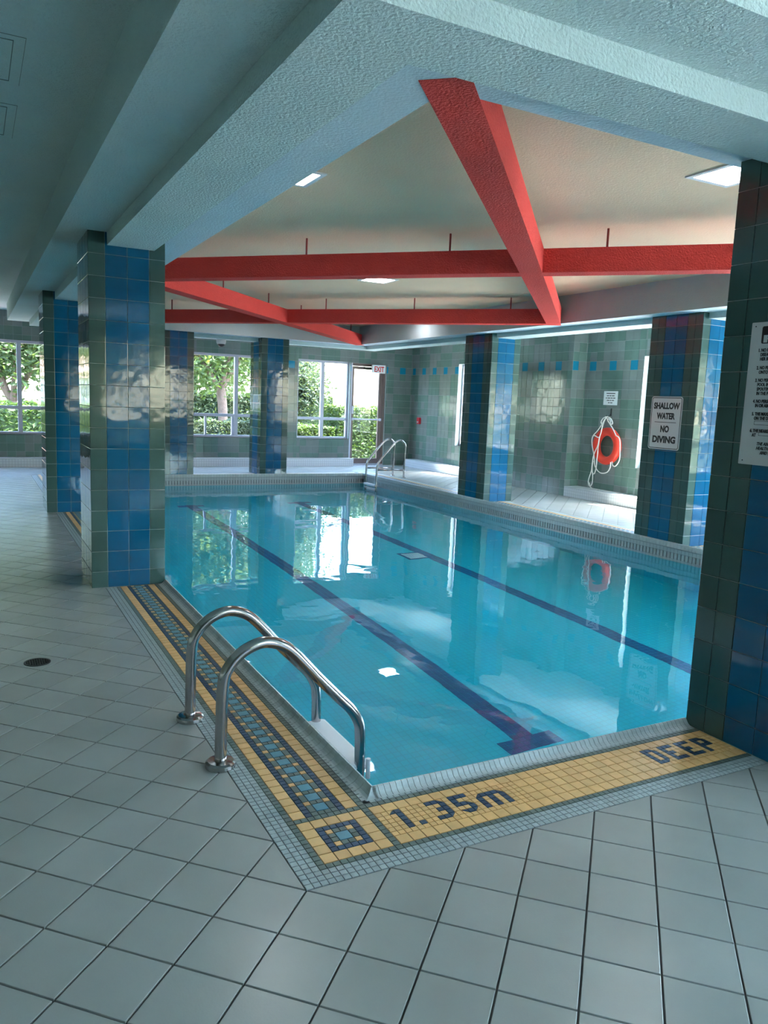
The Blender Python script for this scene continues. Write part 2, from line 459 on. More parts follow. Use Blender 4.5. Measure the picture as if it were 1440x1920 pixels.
# ---- mosaic border: bedding, coloured tiles, raised coping
ZM = -.004; FRM = frame((A0, A0, ZM), (1, 0, 0), (0, 1, 0))
def border_bed(name, a, b):
    i_ = .03                 # keep clear of the pool wall, which has its own lining
    x0, y0, x1, y1 = a[0], a[1], b[0], b[1]
    if abs(x1) < 1e-6: x1 = -i_
    if abs(x0-W) < 1e-6: x0 = W+i_
    if abs(y1) < 1e-6: y1 = -i_
    if abs(y0-L) < 1e-6: y0 = L+i_
    return box_obj(name, (x0, y0, -.25), (x1, y1, ZM), 'grout_mosaic', None, 'structure')
YC1, DC = 3.597, .62      # first left column: front, depth
def mt(ent, name, a0, a1, b0, b1, mname, fr=FRM, cut=None):
    P = rect(a0*S, a1*S, b0*S, b1*S)
    if cut:
        x0, x1, y0, y1 = a0*S, a1*S, b0*S, b1*S
        P = {'tr': [(x0, y0), (x1, y0), (x0, y1)], 'br': [(x0, y0), (x1, y1), (x0, y1)], 'tl': [(x0, y0), (x1, y0), (x1, y1)], 'bl': [(x1, y0), (x1, y1), (x0, y1)]}[cut]
    ent.append((name, P, fr, mname, .004, .0028 if a1-a0 < 1.5 or b1-b0 < 1.5 else .0036, .0008))
PROF = [(.042, .0), (.033, .0015), (.022, .006), (.013, .014), (.006, .024), (-.001, .030), (-.008, .0285), (-.012, .020), (-.013, .0), (-.013, -.03), (0, -.03)]
def coping_piece(l):
    v = []; f = []; n_ = len(PROF)
    for d, z in PROF: v += [(0, -d, z), (l, -d, z)]
    for k in range(n_-1): f.append((2*k, 2*k+1, 2*k+3, 2*k+2))
    f.append(tuple(2*k for k in reversed(range(n_)))); f.append(tuple(2*k+1 for k in range(n_)))
    return v, f
def coping_run(parent, x0, y0, x1, y1, step, limit=300, j=.0022):
    """runs from p0 to p1 with the pool on the left-hand side"""
    d = Vector((x1-x0, y1-y0, 0)); l = d.length; d.normalize(); n_ = max(1, round(l/step)); st_ = l/n_
    vf = coping_piece(st_-j); me = bpy.data.meshes.new('coping'); me.from_pydata(vf[0], [], vf[1]); me.materials.append(MATS['coping'])
    fr = Matrix((d, Vector((-d.y, d.x, 0)), Vector((0, 0, 1)))).transposed().to_4x4()
    recs = []
    for k in range(n_):
        m_ = fr.copy(); m_.translation = Vector((x0, y0, 0))+d*(k*st_+j/2)
        recs.append((apparent(m_.translation, Vector((0, 0, 1)), 1), m_))
    recs.sort(key=lambda r: -r[0]); rest = MB()
    for i, (s_, m_) in enumerate(recs):
        if i < limit and s_ > 0: link('coping_tile', me, parent, mtx=m_)
        else: rest.add(vf[0], vf[1], m_, 'coping')
    if rest.f: rest.build('coping_tile_field', parent, 'stuff')
    b_ = MB(); v, f = coping_piece(l)
    m_ = fr.copy(); m_.translation = Vector((x0, y0, 0)); m_ = m_ @ Matrix.Diagonal((1, 1, 1, 1))
    b_.add([(p[0], p[1]+(.0016 if p[1] <= .002 else -.0016), p[2]-.0012) for p in v], f, m_, 'grout_mosaic'); b_.build('coping_bed', parent)

def long_band(ent, L0, L1, put):
    """the patterned band; put(name, across0, across1, along0, along1, mat) places a tile"""
    n0, n1 = L0, L1
    for b in range(n0, n1):
        for a in range(3): put('grey_tile', a, a+1, b, b+1, 'mos_grey')
        put('green_tile', 3, 4, b, b+1, 'mos_green'); put('green_tile', 14, 15, b, b+1, 'mos_green')
        put('grey_tile', 15, 16, b, b+1, 'mos_grey')
        if b < 15: continue
        k = (b-15) % 3
        put('blue_tile', 6, 7, b, b+1, 'mos_blue'); put('blue_tile', 11, 12, b, b+1, 'mos_blue')
        if k == 0:
            for a in (8, 9): put('green_tile', a, a+1, b, b+1, 'mos_green')
            for a in (7, 10): put('yellow_chip' if b > 15 else 'green_tile', a, a+1, b, b+1, 'mos_yellow' if b > 15 else 'mos_green')
        elif k == 1:
            put('teal_tile', 8, 10, b, b+2, 'mos_teal')
            for a in (7, 10): put('green_tile', a, a+1, b, b+2, 'mos_green')
        if (b-15) % 2 == 0:
            for a in (4, 12): put('yellow_tile', a, a+2, b, b+2, 'mos_yellow')
# left border: three bays between the columns (the first is the one in the foreground)
N1 = int((YC1-A0)/S)           # first bay ends at the column
b1 = border_bed('trim_1', (A0, A0), (0, YC1)); ent = []
put = lambda nm, a, b, c, d, mn: mt(ent, nm, a, b, c, d, mn)
long_band(ent, 15, N1, put)
for b in range(0, 15):          # corner block: outer rows
    for a in range(3): put('grey_tile', a, a+1, b, b+1, 'mos_grey')
for b in range(0, 3):
    for a in range(3, 15): put('grey_tile', a, a+1, b, b+1, 'mos_grey')
for b in range(3, 15): put('green_tile', 3, 4, b, b+1, 'mos_green'); put('green_tile', 14, 15, b, b+1, 'mos_green')
for a in range(4, 14): put('green_tile', a, a+1, 3, 4, 'mos_green'); put('green_tile', a, a+1, 14, 15, 'mos_green')
put('grey_tile', 15, 16, 15, 16, 'mos_grey')
for i in range(5):
    for j in range(5):
        if i in (0, 4) or j in (0, 4): put('yellow_tile', 4+2*i, 6+2*i, 4+2*j, 6+2*j, 'mos_yellow')
for i in range(6):
    for j in range(6):
        if i in (0, 5) or j in (0, 5): put('blue_tile', 6+i, 7+i, 6+j, 7+j, 'mos_blue')
        elif i in (1, 4) and j in (1, 4): put('yellow_chip', 6+i, 7+i, 6+j, 7+j, 'mos_yellow')
        elif i in (1, 4) or j in (1, 4): put('green_tile', 6+i, 7+i, 6+j, 7+j, 'mos_green')
put('teal_tile', 8, 10, 8, 10, 'mos_teal')
lay(b1, ent); coping_run(b1, 0, YC1, 0, .0, S*2)
# near border with the depth lettering
X0C = 1.70
b2 = border_bed('trim_2', (-.03, A0), (X0C, 0)); ent = []
G = {'1': (['.X', '.X', '.X', '.X', '.X'], {(0, 0): 'tl'}),
     '3': (['XXX', '..X', '.XX', '..X', 'XXX'], {(0, 2): 'tr', (4, 2): 'br'}),
     '5': (['XXX', 'X..', 'XXX', '..X', 'XXX'], {(2, 2): 'tr', (4, 2): 'br', (4, 0): 'bl'}),
     'm': (['.....', 'XXXXX', 'X.X.X', 'X.X.X', 'X.X.X'], {(1, 0): 'tl', (1, 4): 'tr'}),
     '.': (['.', '.', '.', '.', 'X'], {}),
     'D': (['XXX', 'X.X', 'X.X', 'X.X', 'XXX'], {(0, 2): 'tr', (4, 2): 'br'}),
     'E': (['XXX', 'X..', 'XX.', 'X..', 'XXX'], {}),
     'P': (['XXX', 'X.X', 'XXX', 'X..', 'X..'], {(0, 2): 'tr'})}
blue = {}
for chh, a in (('1', 17), ('.', 20), ('3', 23), ('5', 27), ('m', 31), ('D', 66), ('E', 70), ('E', 74), ('P', 78)):
    rows, cuts = G[chh]
    for r_, row in enumerate(rows):
        for c, x in enumerate(row):
            cell = (a+c, 11-r_)
            if (r_, c) in cuts: blue[cell] = cuts[(r_, c)]
            elif x == 'X': blue[cell] = None
OPP = {'tr': 'bl', 'br': 'tl', 'tl': 'br', 'bl': 'tr'}
AE = int((X0C-A0)/S)
flip = {'tr': 'tr', 'br': 'br', 'tl': 'tl', 'bl': 'bl'}
for a in range(15, AE+1):
    a1 = min(a+1, (X0C-A0)/S)
    if a1-a < .2: continue
    for b in range(3): mt(ent, 'grey_tile', a, a1, b, b+1, 'mos_grey')
    mt(ent, 'green_tile', a, a1, 3, 4, 'mos_green')
    if a > 14: mt(ent, 'green_tile', a, a1, 14, 15, 'mos_green')
    if a > 15: mt(ent, 'grey_tile', a, a1, 15, 16, 'mos_grey')
    small = a < 39 or a >= 65
    if small:
        for b in range(6, 12):
            if (a, b) in blue:
                c = blue[(a, b)]
                mt(ent, 'letter_tile', a, a1, b, b+1, 'mos_blue', cut=c)
                if c: mt(ent, 'yellow_chip', a, a1, b, b+1, 'mos_yellow', cut=OPP[c])
            else: mt(ent, 'yellow_chip', a, a1, b, b+1, 'mos_yellow')
    if (a-15) % 2 == 0:
        ae = min(a+2, (X0C-A0)/S)
        for b in ((4, 12) if small else (4, 6, 8, 10, 12)): mt(ent, 'yellow_tile', a, ae, b, b+2, 'mos_yellow')
lay(b2, ent); coping_run(b2, 0, 0, X0C, 0, S)
def coping_corner(parent, cx, cy, sx, sy):
    q = MB(); pr = PROF
    for (d0, z0_), (d1, z1_) in zip(pr[:-1], pr[1:]):
        P0, P1 = (cx-sx*d0, cy-sy*d0, z0_), (cx-sx*d1, cy-sy*d1, z1_)
        q.poly([(cx-sx*d0, cy+sy*.014, z0_), P0, P1, (cx-sx*d1, cy+sy*.014, z1_)], 'coping')
        q.poly([(cx+sx*.014, cy-sy*d0, z0_), (cx+sx*.014, cy-sy*d1, z1_), P1, P0], 'coping')
    q.build('coping_corner', parent)
coping_corner(b1, 0, 0, 1, 1)
# remaining borders (right, far, left bays beyond the columns, near bay right of the column)
def plain_border(name, O, U, V, length, cop0, cop1):
    fr = frame((O[0], O[1], ZM), U, V)
    a_, b_ = Vector((O[0], O[1])), Vector((O[0]+U[0]*length+V[0]*(-A0), O[1]+U[1]*length+V[1]*(-A0)))
    bed = border_bed(name, (min(a_.x, b_.x), min(a_.y, b_.y)), (max(a_.x, b_.x), max(a_.y, b_.y)))
    en = []
    def pp(nm, a, b, c, d, mn): mt(en, nm, c, d, a, b, mn, fr=fr)
    long_band(en, 15, 15+int(length/S), lambda nm, a, b, c, d, mn: pp(nm, a, b, c-15, d-15, mn))
    lay(bed, en, 120); coping_run(bed, *cop0, *cop1, S*2, 120)
    return bed
t3 = plain_border('trim_3', (W-A0, A0), (0, 1, 0), (-1, 0, 0), L-2*A0, (W, 0), (W, L))
for args in ((W, 0, -1, 1), (W, L, -1, -1), (0, L, 1, -1)): coping_corner(t3, *args)
plain_border('trim_4', (W, L-A0), (-1, 0, 0), (0, -1, 0), W-.0, (W, L), (0, L))
plain_border('trim_5', (A0, L-A0), (0, -1, 0), (1, 0, 0), L-A0-(YC1+DC), (0, L), (0, YC1+DC))
plain_border('trim_6', (X0C+.541, A0), (1, 0, 0), (0, 1, 0), W-X0C-.541, (X0C+.541, 0), (W, 0))

# ---- columns
def column(label, x0, x1, y0, y1, ztop):
    c = Vector(((x0+x1)/2, (y0+y1)/2, 0)); t = thing('tiled_column', label, 'column', c, 'tiled columns round the pool')
    box_obj('core', (x0+.004, y0+.004, -.02), (x1-.004, y1-.004, ztop), 'grout_wall', t)
    en = []; zs = courses(0, ztop)
    for (O, U, w) in (((x0, y0+.004), (1, 0, 0), x1-x0), ((x1-.004, y0), (0, 1, 0), y1-y0), ((x1, y1-.004), (-1, 0, 0), x1-x0), ((x0+.004, y1), (0, -1, 0), y1-y0)):
        g_ = (w-2*T)/2
        ws = [0, g_, g_+T, g_+2*T, w] if g_ < .17 else [0, g_/2, g_, g_+T, g_+2*T, g_+2*T+g_/2, w]
        ks = ['g', 'b', 'b', 'g'] if g_ < .17 else ['g', 'g', 'b', 'b', 'g', 'g']
        fr = frame((O[0], O[1], 0), U, (0, 0, 1))
        for za, zb in zip(zs[:-1], zs[1:]):
            for k in range(len(ks)):
                en.append(('tile', rect(ws[k], ws[k+1], za, zb), fr, 'glaze_green' if ks[k] == 'g' else 'glaze_blue', .004, .003, .0014))
    lay(t, en); return t
CW = .541
column('green and blue tiled column nearest the left walkway, in front of the grab rails', -CW, 0, YC1, YC1+DC, Z1+.002)
column('dark tiled column at left standing behind the nearest left column', -CW, 0, 7.583, 7.583+DC, Z1+.002)
column('dark tiled column at right edge carrying the pool rules sign', X0C, X0C+CW, -.73, 0, Z1+.002)
column('tiled column bearing the shallow water no diving sign', W, W+CW, 3.543, 4.271, Z1+.002)
column('tiled column across the pool between the far ladder and the orange life ring', W, W+CW, 7.42, 8.148, Z1+.002)
column('slim tiled column at the far pool edge nearest the left', 1.70, 1.70+CW, L, L+.65, Z1+.002)
column('tiled column at far pool edge between the two far garden windows', 3.506, 3.506+CW, L, L+.65, Z1+.002)

# ---- walls
# far wall (inner face y = YF, faces -y). frame: U = +x, V = +z -> normal -y
def wall_with_holes(name, ax, at, thick, u0, u1, z1, holes, mname='grout_wall'):
    """backing of a wall with rectangular openings; returns object and the solid rectangles"""
    us = sorted({u0, u1, *[h_[0] for h_ in holes], *[h_[1] for h_ in holes]})
    sol = []
    for a, b in zip(us[:-1], us[1:]):
        hh = [h_ for h_ in holes if h_[0] <= a+1e-6 and h_[1] >= b-1e-6]
        z = 0.0
        for h_ in sorted(hh, key=lambda k: k[2]):
            if h_[2] > z: sol.append((a, b, z, h_[2]))
            z = h_[3]
        if z < z1: sol.append((a, b, z, z1))
    q = MB()
    for a, b, c, d in sol:
        c2 = c if c > 0 else -.2
        if ax == 'y': q.box((a, min(at, at+thick), c2), (b, max(at, at+thick), d), mname)
        else: q.box((min(at, at+thick), a, c2), (max(at, at+thick), b, d), mname)
    return q.build(name, None, 'structure'), sol
ZS, ZH = .60, 2.345
F1, F2, F3, DR = (-2.6, -.09), (1.95, 4.62), (5.07, 6.34), (6.36, 7.27)
wf, sol = wall_with_holes('wall_far', 'y', YF, .22, XL, XR+.3, H0+.1, [(*F1, ZS, ZH), (*F2, ZS, ZH), (*F3, ZS, ZH), (*DR, 0.0, 2.335)])
frf = frame((0, YF, 0), (1, 0, 0), (0, 0, 1))
lay(wf, wall_tiles(frf, [(a, min(b, XR), c, d) for a, b, c, d in sol], phase=.03, seed=1))
# right wall: niche / panel / niche / panel, windows in the niches
XP = 7.68
wr, solr = wall_with_holes('wall_right', 'x', XR, .22, YN-.2, YF+.2, H0+.1, [(3.95, 6.54, ZS, ZH), (10.75, 11.8, ZS, ZH), (-.3, 3.55, ZS, ZH), (-4.8, -.8, ZS, ZH)])
for a, b in ((7.84, 10.35),):
    q = MB(); q.box((XP, a, -.2), (XR+.02, b, H0+.1), 'grout_wall'); q.build('pier_core', wr)
frr = frame((XR, 0, 0), (0, -1, 0), (0, 0, 1))   # U = -y, normal = -x
en = []
spans = [(-5.2, 7.84), (10.35, YF)]
sr = []
for a, b, c, d in solr:
    for s0, s1 in spans:
        lo, hi = max(a, s0), min(b, s1)
        if hi-lo > .01: sr.append((-hi, -lo, c, d))
en += wall_tiles(frr, sr, phase=-6.747-1.5*T, seed=2)
frp = frame((XP, 0, 0), (0, -1, 0), (0, 0, 1))
en += wall_tiles(frp, [(-10.35, -7.84, 0, H0+.1)], phase=-8.2-1.5*T, seed=3)
for yy in (7.84,):
    fr_ = frame((0, yy, 0), (1, 0, 0), (0, 0, 1)); en += wall_tiles(fr_, [(XP, XR, 0, H0+.1)], phase=XP-T*1.2, seed=4)
lay(wr, en)
# left and near walls (outside the picture; they carry windows that light the walkway)
wl, soll = wall_with_holes('wall_left', 'x', XL, -.22, YN-.2, YF+.2, H0+.1, [])
lay(wl, wall_tiles(frame((XL, 0, 0), (0, 1, 0), (0, 0, 1)), [(YN, YF, 0, H0+.1)], seed=5))
NW = [(.45, 2.65), (4.3, 7.5)]
wn_, soln = wall_with_holes('wall_near', 'y', YN, -.22, XL-.2, XR+.2, H0+.1, [(a, b, ZS, ZH) for a, b in NW])
lay(wn_, wall_tiles(frame((0, YN, 0), (-1, 0, 0), (0, 0, 1)), [(-min(b, XR), -max(a, XL), c, d) for a, b, c, d in soln], seed=6))

# ---- windows
def window(n_, ax, at, u0, u1, z0, z1, muls, transom, lower=(), inward=-1):
    """frame bars and separate panes; ax is the wall's normal axis, at the frame plane"""
    def B(q, ua, ub, za, zb, d0, d1, mname='alu'):
        if ax == 'y': q.box((ua, at+d0, za), (ub, at+d1, zb), mname)
        else: q.box((at+d0, ua, za), (at+d1, ub, zb), mname)
    w = link('window_%d' % n_, None, kind='structure')
    q = MB(); fw = .045
    B(q, u0, u1, z0, z0+fw, -.03, .04); B(q, u0, u1, z1-fw, z1, -.03, .04)
    B(q, u0, u0+fw, z0+fw, z1-fw, -.03, .04); B(q, u1-fw, u1, z0+fw, z1-fw, -.03, .04)
    q.build('window_frame', w)
    for m_ in muls:
        q = MB(); B(q, m_-.038, m_+.038, z0+fw, z1-fw, -.032, .042); q.build('mullion', w)
    xs = [u0+fw]+sorted(muls)+[u1-fw]
    for k, (a, b) in enumerate(zip(xs[:-1], xs[1:])):
        a2 = a+(.038 if k else 0); b2_ = b-(.038 if k < len(xs)-2 else 0)
        if transom:
            q = MB(); B(q, a2, b2_, transom-.03, transom+.03, -.028, .038); q.build('transom', w)
            lows = sorted(x for x in lower if a2 < x < b2_)
            for x in lows:
                q = MB(); B(q, x-.02, x+.02, z0+fw, transom-.03, -.02, .03); q.build('slider_bar', w)
            ys = [a2]+lows+[b2_]
            for c, d in zip(ys[:-1], ys[1:]):
                q = MB(); B(q, c, d, z0+fw, transom-.03, .0, .006, 'pane'); q.build('pane', w)
            q = MB(); B(q, a2, b2_, transom+.03, z1-fw, .0, .006, 'pane'); q.build('pane', w)
        else:
            q = MB(); B(q, a2, b2_, z0+fw, z1-fw, .0, .006, 'pane'); q.build('pane', w)
    q = MB()
    if ax == 'y': q.box((u0-.005, min(YF, at)-.0, z0-.022), (u1+.005, at, z0), 'white_plastic') if at > 0 else q.box((u0, at, z0-.022), (u1, YN, z0), 'white_plastic')
    else: q.box((XR, u0, z0-.022), (at, u1, z0), 'white_plastic')
    q.build('window_sill', w)
    return w
window(1, 'y', YF+.11, *F1, ZS, ZH, [-1.35, -.50], 1.10)
window(2, 'y', YF+.11, *F2, ZS, ZH, [2.42, 3.70], 1.065, lower=(3.045, 3.63))
window(3, 'y', YF+.11, *F3, ZS, ZH, [5.70], 1.05)
window(4, 'x', XR+.13, 3.95, 6.54, ZS, ZH, [5.2], None)
window(5, 'x', XR+.13, 10.75, 11.8, ZS, ZH, [], None)
window(6, 'x', XR+.13, -.3, 3.55, ZS, ZH, [1.0, 2.3], 1.05)
window(9, 'x', XR+.13, -4.8, -.8, ZS, ZH, [-3.4, -2.1], 1.05)
for k, (a, b) in enumerate(NW): window(7+k, 'y', YN-.11, a, b, ZS, ZH, [(a+b)/2], 1.05)
# window reveals finished white
# ---- glazed exit door
d = link('door_1', None, kind='structure'); y0, y1 = YF+.05, YF+.13; a, b = DR
q = MB(); q.box((a, y0, .0), (a+.06, y1, 2.335), 'alu'); q.box((b-.05, y0, 0), (b, y1, 2.335), 'door_frame'); q.box((a+.06, y0, 2.27), (b-.05, y1, 2.335), 'door_frame'); q.box((a, y0-.02, -.01), (b, y1+.05, .025), 'alu')
q.build('door_frame', d)
q = MB(); q.box((a+.06, y0+.02, .03), (a+.115, y1-.01, 2.265), 'door_frame'); q.box((b-.145, y0+.02, .03), (b-.05, y1-.01, 2.265), 'door_frame')
q.box((a+.115, y0+.02, 2.20), (b-.145, y1-.01, 2.265), 'door_frame'); q.box((a+.115, y0+.02, .03), (b-.145, y1-.01, .15), 'door_frame')
q.build('door_leaf', d)
q = MB(); q.box((a+.115, YF+.085, .15), (b-.145, YF+.091, 2.20), 'pane'); q.build('pane', d)
q = MB(); q.tube([(a+.09, y0-.03, 1.06), (b-.09, y0-.03, 1.06)], .016, 'alu', 8); q.box((a+.07, y0-.04, 1.03), (a+.10, y0+.03, 1.09), 'alu'); q.box((b-.12, y0-.04, 1.03), (b-.09, y0+.03, 1.09), 'alu'); q.build('push_bar', d)
q = MB(); q.box((a+.35, y0-.04, 2.21), (b-.22, y0+.02, 2.26), 'iron'); q.tube([(b-.30, y0-.02, 2.235), (b-.14, y0-.10, 2.28)], .008, 'iron', 6); q.build('door_closer', d)
q = MB(); q.box((a+.065, y0-.015, 1.18), (a+.11, y0+.02, 1.36), 'alu'); q.build('lock_plate', d)

# ---- ceilings and bulkhead
def slab(name, x0, x1, y0, y1, z0, z1, mname): return box_obj(name, (x0, y0, z0), (x1, y1, z1), mname, None, 'structure')
tx0, tx1, ty0, ty1 = .22, 5.48, .055, 11.60
LEV = [(ZC+.02, tx0, tx1, ty0, ty1), (Z3, tx0, tx1, ty0, ty1), (Z3, -.078, W+.078, -.195, L+.195), (Z2, -.078, W+.078, -.195, L+.195),
       (Z2, -.41, W+.41, -.49, L+.49), (Z1, -.41, W+.41, -.49, L+.49), (Z1, -.73, W+.73, -.83, L+.83), (H0+.02, -.73, W+.73, -.83, L+.83)]
q = MB()
def ring(l): z, a, b, c, e_ = l; return [(a, c, z), (b, c, z), (b, e_, z), (a, e_, z)]
for k in range(len(LEV)-1):
    r0, r1 = ring(LEV[k]), ring(LEV[k+1])
    for j in range(4):
        i2 = (j+1) % 4
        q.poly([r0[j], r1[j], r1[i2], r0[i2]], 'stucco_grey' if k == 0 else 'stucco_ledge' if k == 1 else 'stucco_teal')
q.build('ceiling_bulkhead', None, 'structure')
LIGHTS = [(.595, 2.605), (2.815, .97), (3.05, 6.10), (5.08, 9.07), (2.89, 10.70), (2.67, 5.42)]
# tray ceiling with square holes for the lights
lw = .175
xs = sorted({tx0-.05, tx1+.05, *[x-lw for x, y in LIGHTS], *[x+lw for x, y in LIGHTS]}); ys = sorted({ty0-.05, ty1+.05, *[y-lw for x, y in LIGHTS], *[y+lw for x, y in LIGHTS]})
q = MB()
for xa, xb in zip(xs[:-1], xs[1:]):
    for ya, yb in zip(ys[:-1], ys[1:]):
        cx, cy = (xa+xb)/2, (ya+yb)/2
        if any(abs(cx-x) < lw and abs(cy-y) < lw for x, y in LIGHTS): continue
        q.poly([(xa, ya, ZC), (xa, yb, ZC), (xb, yb, ZC), (xb, ya, ZC)], 'stucco_cream')
q.box((tx0-.3, ty0-.3, ZC+.12), (tx1+.3, ty1+.3, ZC+.2), 'stucco_cream')
q.build('ceiling', None, 'structure')
q = MB(); CL = []
ox0, ox1, oy0, oy1 = -.73, W+.73, -.83, L+.83
xs = sorted({XL-.1, XR+.2, ox0, ox1, *[x-lw for x, y in CL], *[x+lw for x, y in CL]}); ys = sorted({YN-.1, YF+.1, oy0, oy1, *[y-lw for x, y in CL], *[y+lw for x, y in CL]})
for xa, xb in zip(xs[:-1], xs[1:]):
    for ya, yb in zip(ys[:-1], ys[1:]):
        cx, cy = (xa+xb)/2, (ya+yb)/2
        if ox0 < cx < ox1 and oy0 < cy < oy1: continue
        if any(abs(cx-x) < lw and abs(cy-y) < lw for x, y in CL): continue
        q.poly([(xa, ya, H0), (xa, yb, H0), (xb, yb, H0), (xb, ya, H0)], 'stucco_teal')
q.box((XL-.3, YN-.3, H0+.36), (XR+.3, YF+.3, H0+.5), 'soffit_out')
walk = q.build('ceiling_walkway', None, 'structure')
# roof edge above the walls, so no daylight slips between ceiling and slab
q = MB()
for a_, b_ in (((XL-.3, YN-.3), (XR+.3, YN-.2)), ((XL-.3, YF+.2), (XR+.3, YF+.3)), ((XL-.3, YN-.2), (XL-.2, YF+.2)), ((XR+.2, YN-.2), (XR+.3, YF+.2))):
    q.box((a_[0], a_[1], H0+.05), (b_[0], b_[1], H0+.37), 'soffit_out')
q.build('roof_edge', walk)

# ---- recessed square lights
def light(x, y, z, label, grp):
    t = thing('ceiling_light', label, 'light', (x, y, z), grp)
    q = MB(); o_, i_ = lw+.012, lw-.022
    for a, b in (((-o_, -o_), (o_, -i_)), ((-o_, i_), (o_, o_)), ((-o_, -i_), (-i_, i_)), ((i_, -i_), (o_, i_))):
        q.box((x+a[0], y+a[1], z-.008), (x+b[0], y+b[1], z+.03), 'white_plastic')
    q.build('frame', t)
    q = MB(); q.box((x-i_, y-i_, z+.010), (x+i_, y+i_, z+.03), 'lamp'); q.build('diffuser', t)
labs = ['square recessed light peeping past the bulkhead at left of the cream ceiling', 'large bright square light beside the right-hand column, cream ceiling',
        'small square light just under the near red cross beam', 'square ceiling light mirrored in the water, beyond the second red crossing', 'square light at the far end of the cream ceiling', 'square light hidden behind the near red cross beam']
for (x, y), lb in zip(LIGHTS, labs): light(x, y, ZC, lb, 'square lights in the cream ceiling')
for k, (x, y) in enumerate(CL): light(x, y, H0, 'square light in the teal walkway ceiling outside the picture', 'square lights in the walkway ceiling')

# ---- red diagonal beams and their hanger rods
def beam(label, A, B, z0, rods):
    A, B = Vector(A), Vector(B); d_ = (B-A).normalized(); n_ = Vector((-d_.y, d_.x))*.0925
    mid = (A+B)/2; t = thing('ceiling_beam', label, 'beam', (mid.x, mid.y, z0), 'red beams under the cream ceiling')
    P = [A-d_*.12-n_, B+d_*.12-n_, B+d_*.12+n_, A-d_*.12+n_]; zt_ = 2.765
    q = MB()
    lo = [(p_.x, p_.y, z0) for p_ in P]; hi = [(p_.x, p_.y, zt_) for p_ in P]
    q.poly(lo[::-1], 'stucco_red'); q.poly(hi, 'stucco_red')
    for k in range(4): q.poly([lo[k], lo[(k+1) % 4], hi[(k+1) % 4], hi[k]], 'stucco_red')
    q.build('body', t)
    for (x, y) in rods:
        q = MB(); q.tube([(x, y, zt_-.01), (x, y, ZC+.005)], .009, 'rod_red', 8); q.build('hanger_rod', t)
X1 = ((tx0, 5.72), (tx1, .08)); D1 = ((tx0+.02, .06), (tx1, 5.75)); X2 = ((tx1, 5.80), (tx0, 11.50)); D2 = ((tx0, 5.80), (tx1, 11.62))
def on(Bm, ts): return [(Bm[0][0]+(Bm[1][0]-Bm[0][0])*t_, Bm[0][1]+(Bm[1][1]-Bm[0][1])*t_) for t_ in ts]
beam('red stuccoed beam running from the near corner over the water, underside toward camera', D1[0], D1[1], Z3-.002, on(D1, (.08, .27, .42, .64, .8, .96)))
beam('long red beam spanning the picture nearest the camera, cut by the first diagonal', X1[0], X1[1], Z3, on(X1, (.054, .233, .408, .577, .75, .92)))
beam('farther red beam spanning above the far columns', X2[0], X2[1], Z3, on(X2, (.071, .245, .418, .586, .756, .93)))
beam('red beam running from behind the left column to the far right corner', D2[0], D2[1], Z3-.002, on(D2, (.06, .239, .42, .586, .76, .93)))

# ---- hatches in the walkway ceiling
for k, (x0, x1, y0, y1) in enumerate(((-1.62, -1.057, 1.25, 1.82), (-1.62, -1.05, 2.113, 2.70))):
    t = thing('ceiling_hatch', ['painted access hatch with inner lid at top left of ceiling', 'painted access hatch second from top at left edge of ceiling'][k], 'hatch', ((x0+x1)/2, (y0+y1)/2, H0))
    q = MB(); g_ = .002
    for a, b in (((x0, y0), (x1, y0+g_)), ((x0, y1-g_), (x1, y1)), ((x0, y0), (x0+g_, y1)), ((x1-g_, y0), (x1, y1))): q.box((a[0], a[1], H0-.0015), (b[0], b[1], H0+.002), 'hatch_line')
    q.build('hatch_gap', t)
    box_obj('frame', (x0+.002, y0+.002, H0-.002), (x1-.002, y1-.002, H0+.004), 'stucco_teal', t)
    q = MB(); a0_, b0_, c0_, d0_ = x0+.045, x1-.045, y0+.045, y1-.045
    for a, b in (((a0_, c0_), (b0_, c0_+.003)), ((a0_, d0_-.003), (b0_, d0_)), ((a0_, c0_), (a0_+.003, d0_)), ((b0_-.003, c0_), (b0_, d0_))): q.box((a[0], a[1], H0-.0045), (b[0], b[1], H0), 'hatch_line')
    q.build('lid_gap', t)

# ---- tiled ledges (low benches) along the walls
def ledge(label, a, b):
    c = ((a[0]+b[0])/2, (a[1]+b[1])/2, 0); t = thing('wall_ledge', label, 'ledge', c, 'low tiled ledges along the walls')
    q = MB(); (x0, y0), (x1, y1) = a, b; zt_ = .155
    quv(q, [(x0, y0, 0), (x1, y0, 0), (x1, y0, zt_), (x0, y0, zt_)], 'ledge_grid'); quv(q, [(x1, y0, 0), (x1, y1, 0), (x1, y1, zt_), (x1, y0, zt_)], 'ledge_grid')
    quv(q, [(x1, y1, 0), (x0, y1, 0), (x0, y1, zt_), (x1, y1, zt_)], 'ledge_grid'); quv(q, [(x0, y1, 0), (x0, y0, 0), (x0, y0, zt_), (x0, y1, zt_)], 'ledge_grid')
    q.build('body', t)
    o = box_obj('top_slab', (x0-.004, y0-.004, zt_), (x1+.004, y1, .172), 'ledge_tile', t, bevel=.006)
ledge('white ledge under the far garden windows beyond the pool', (XL, 13.5), (6.36, YF))
ledge('white ledge below the life ring in the right niche', (XP, YN), (XR, 7.84))
ledge('white ledge under the slit window left of the column, beyond the ladder', (XP, 10.35), (XR, 13.45))

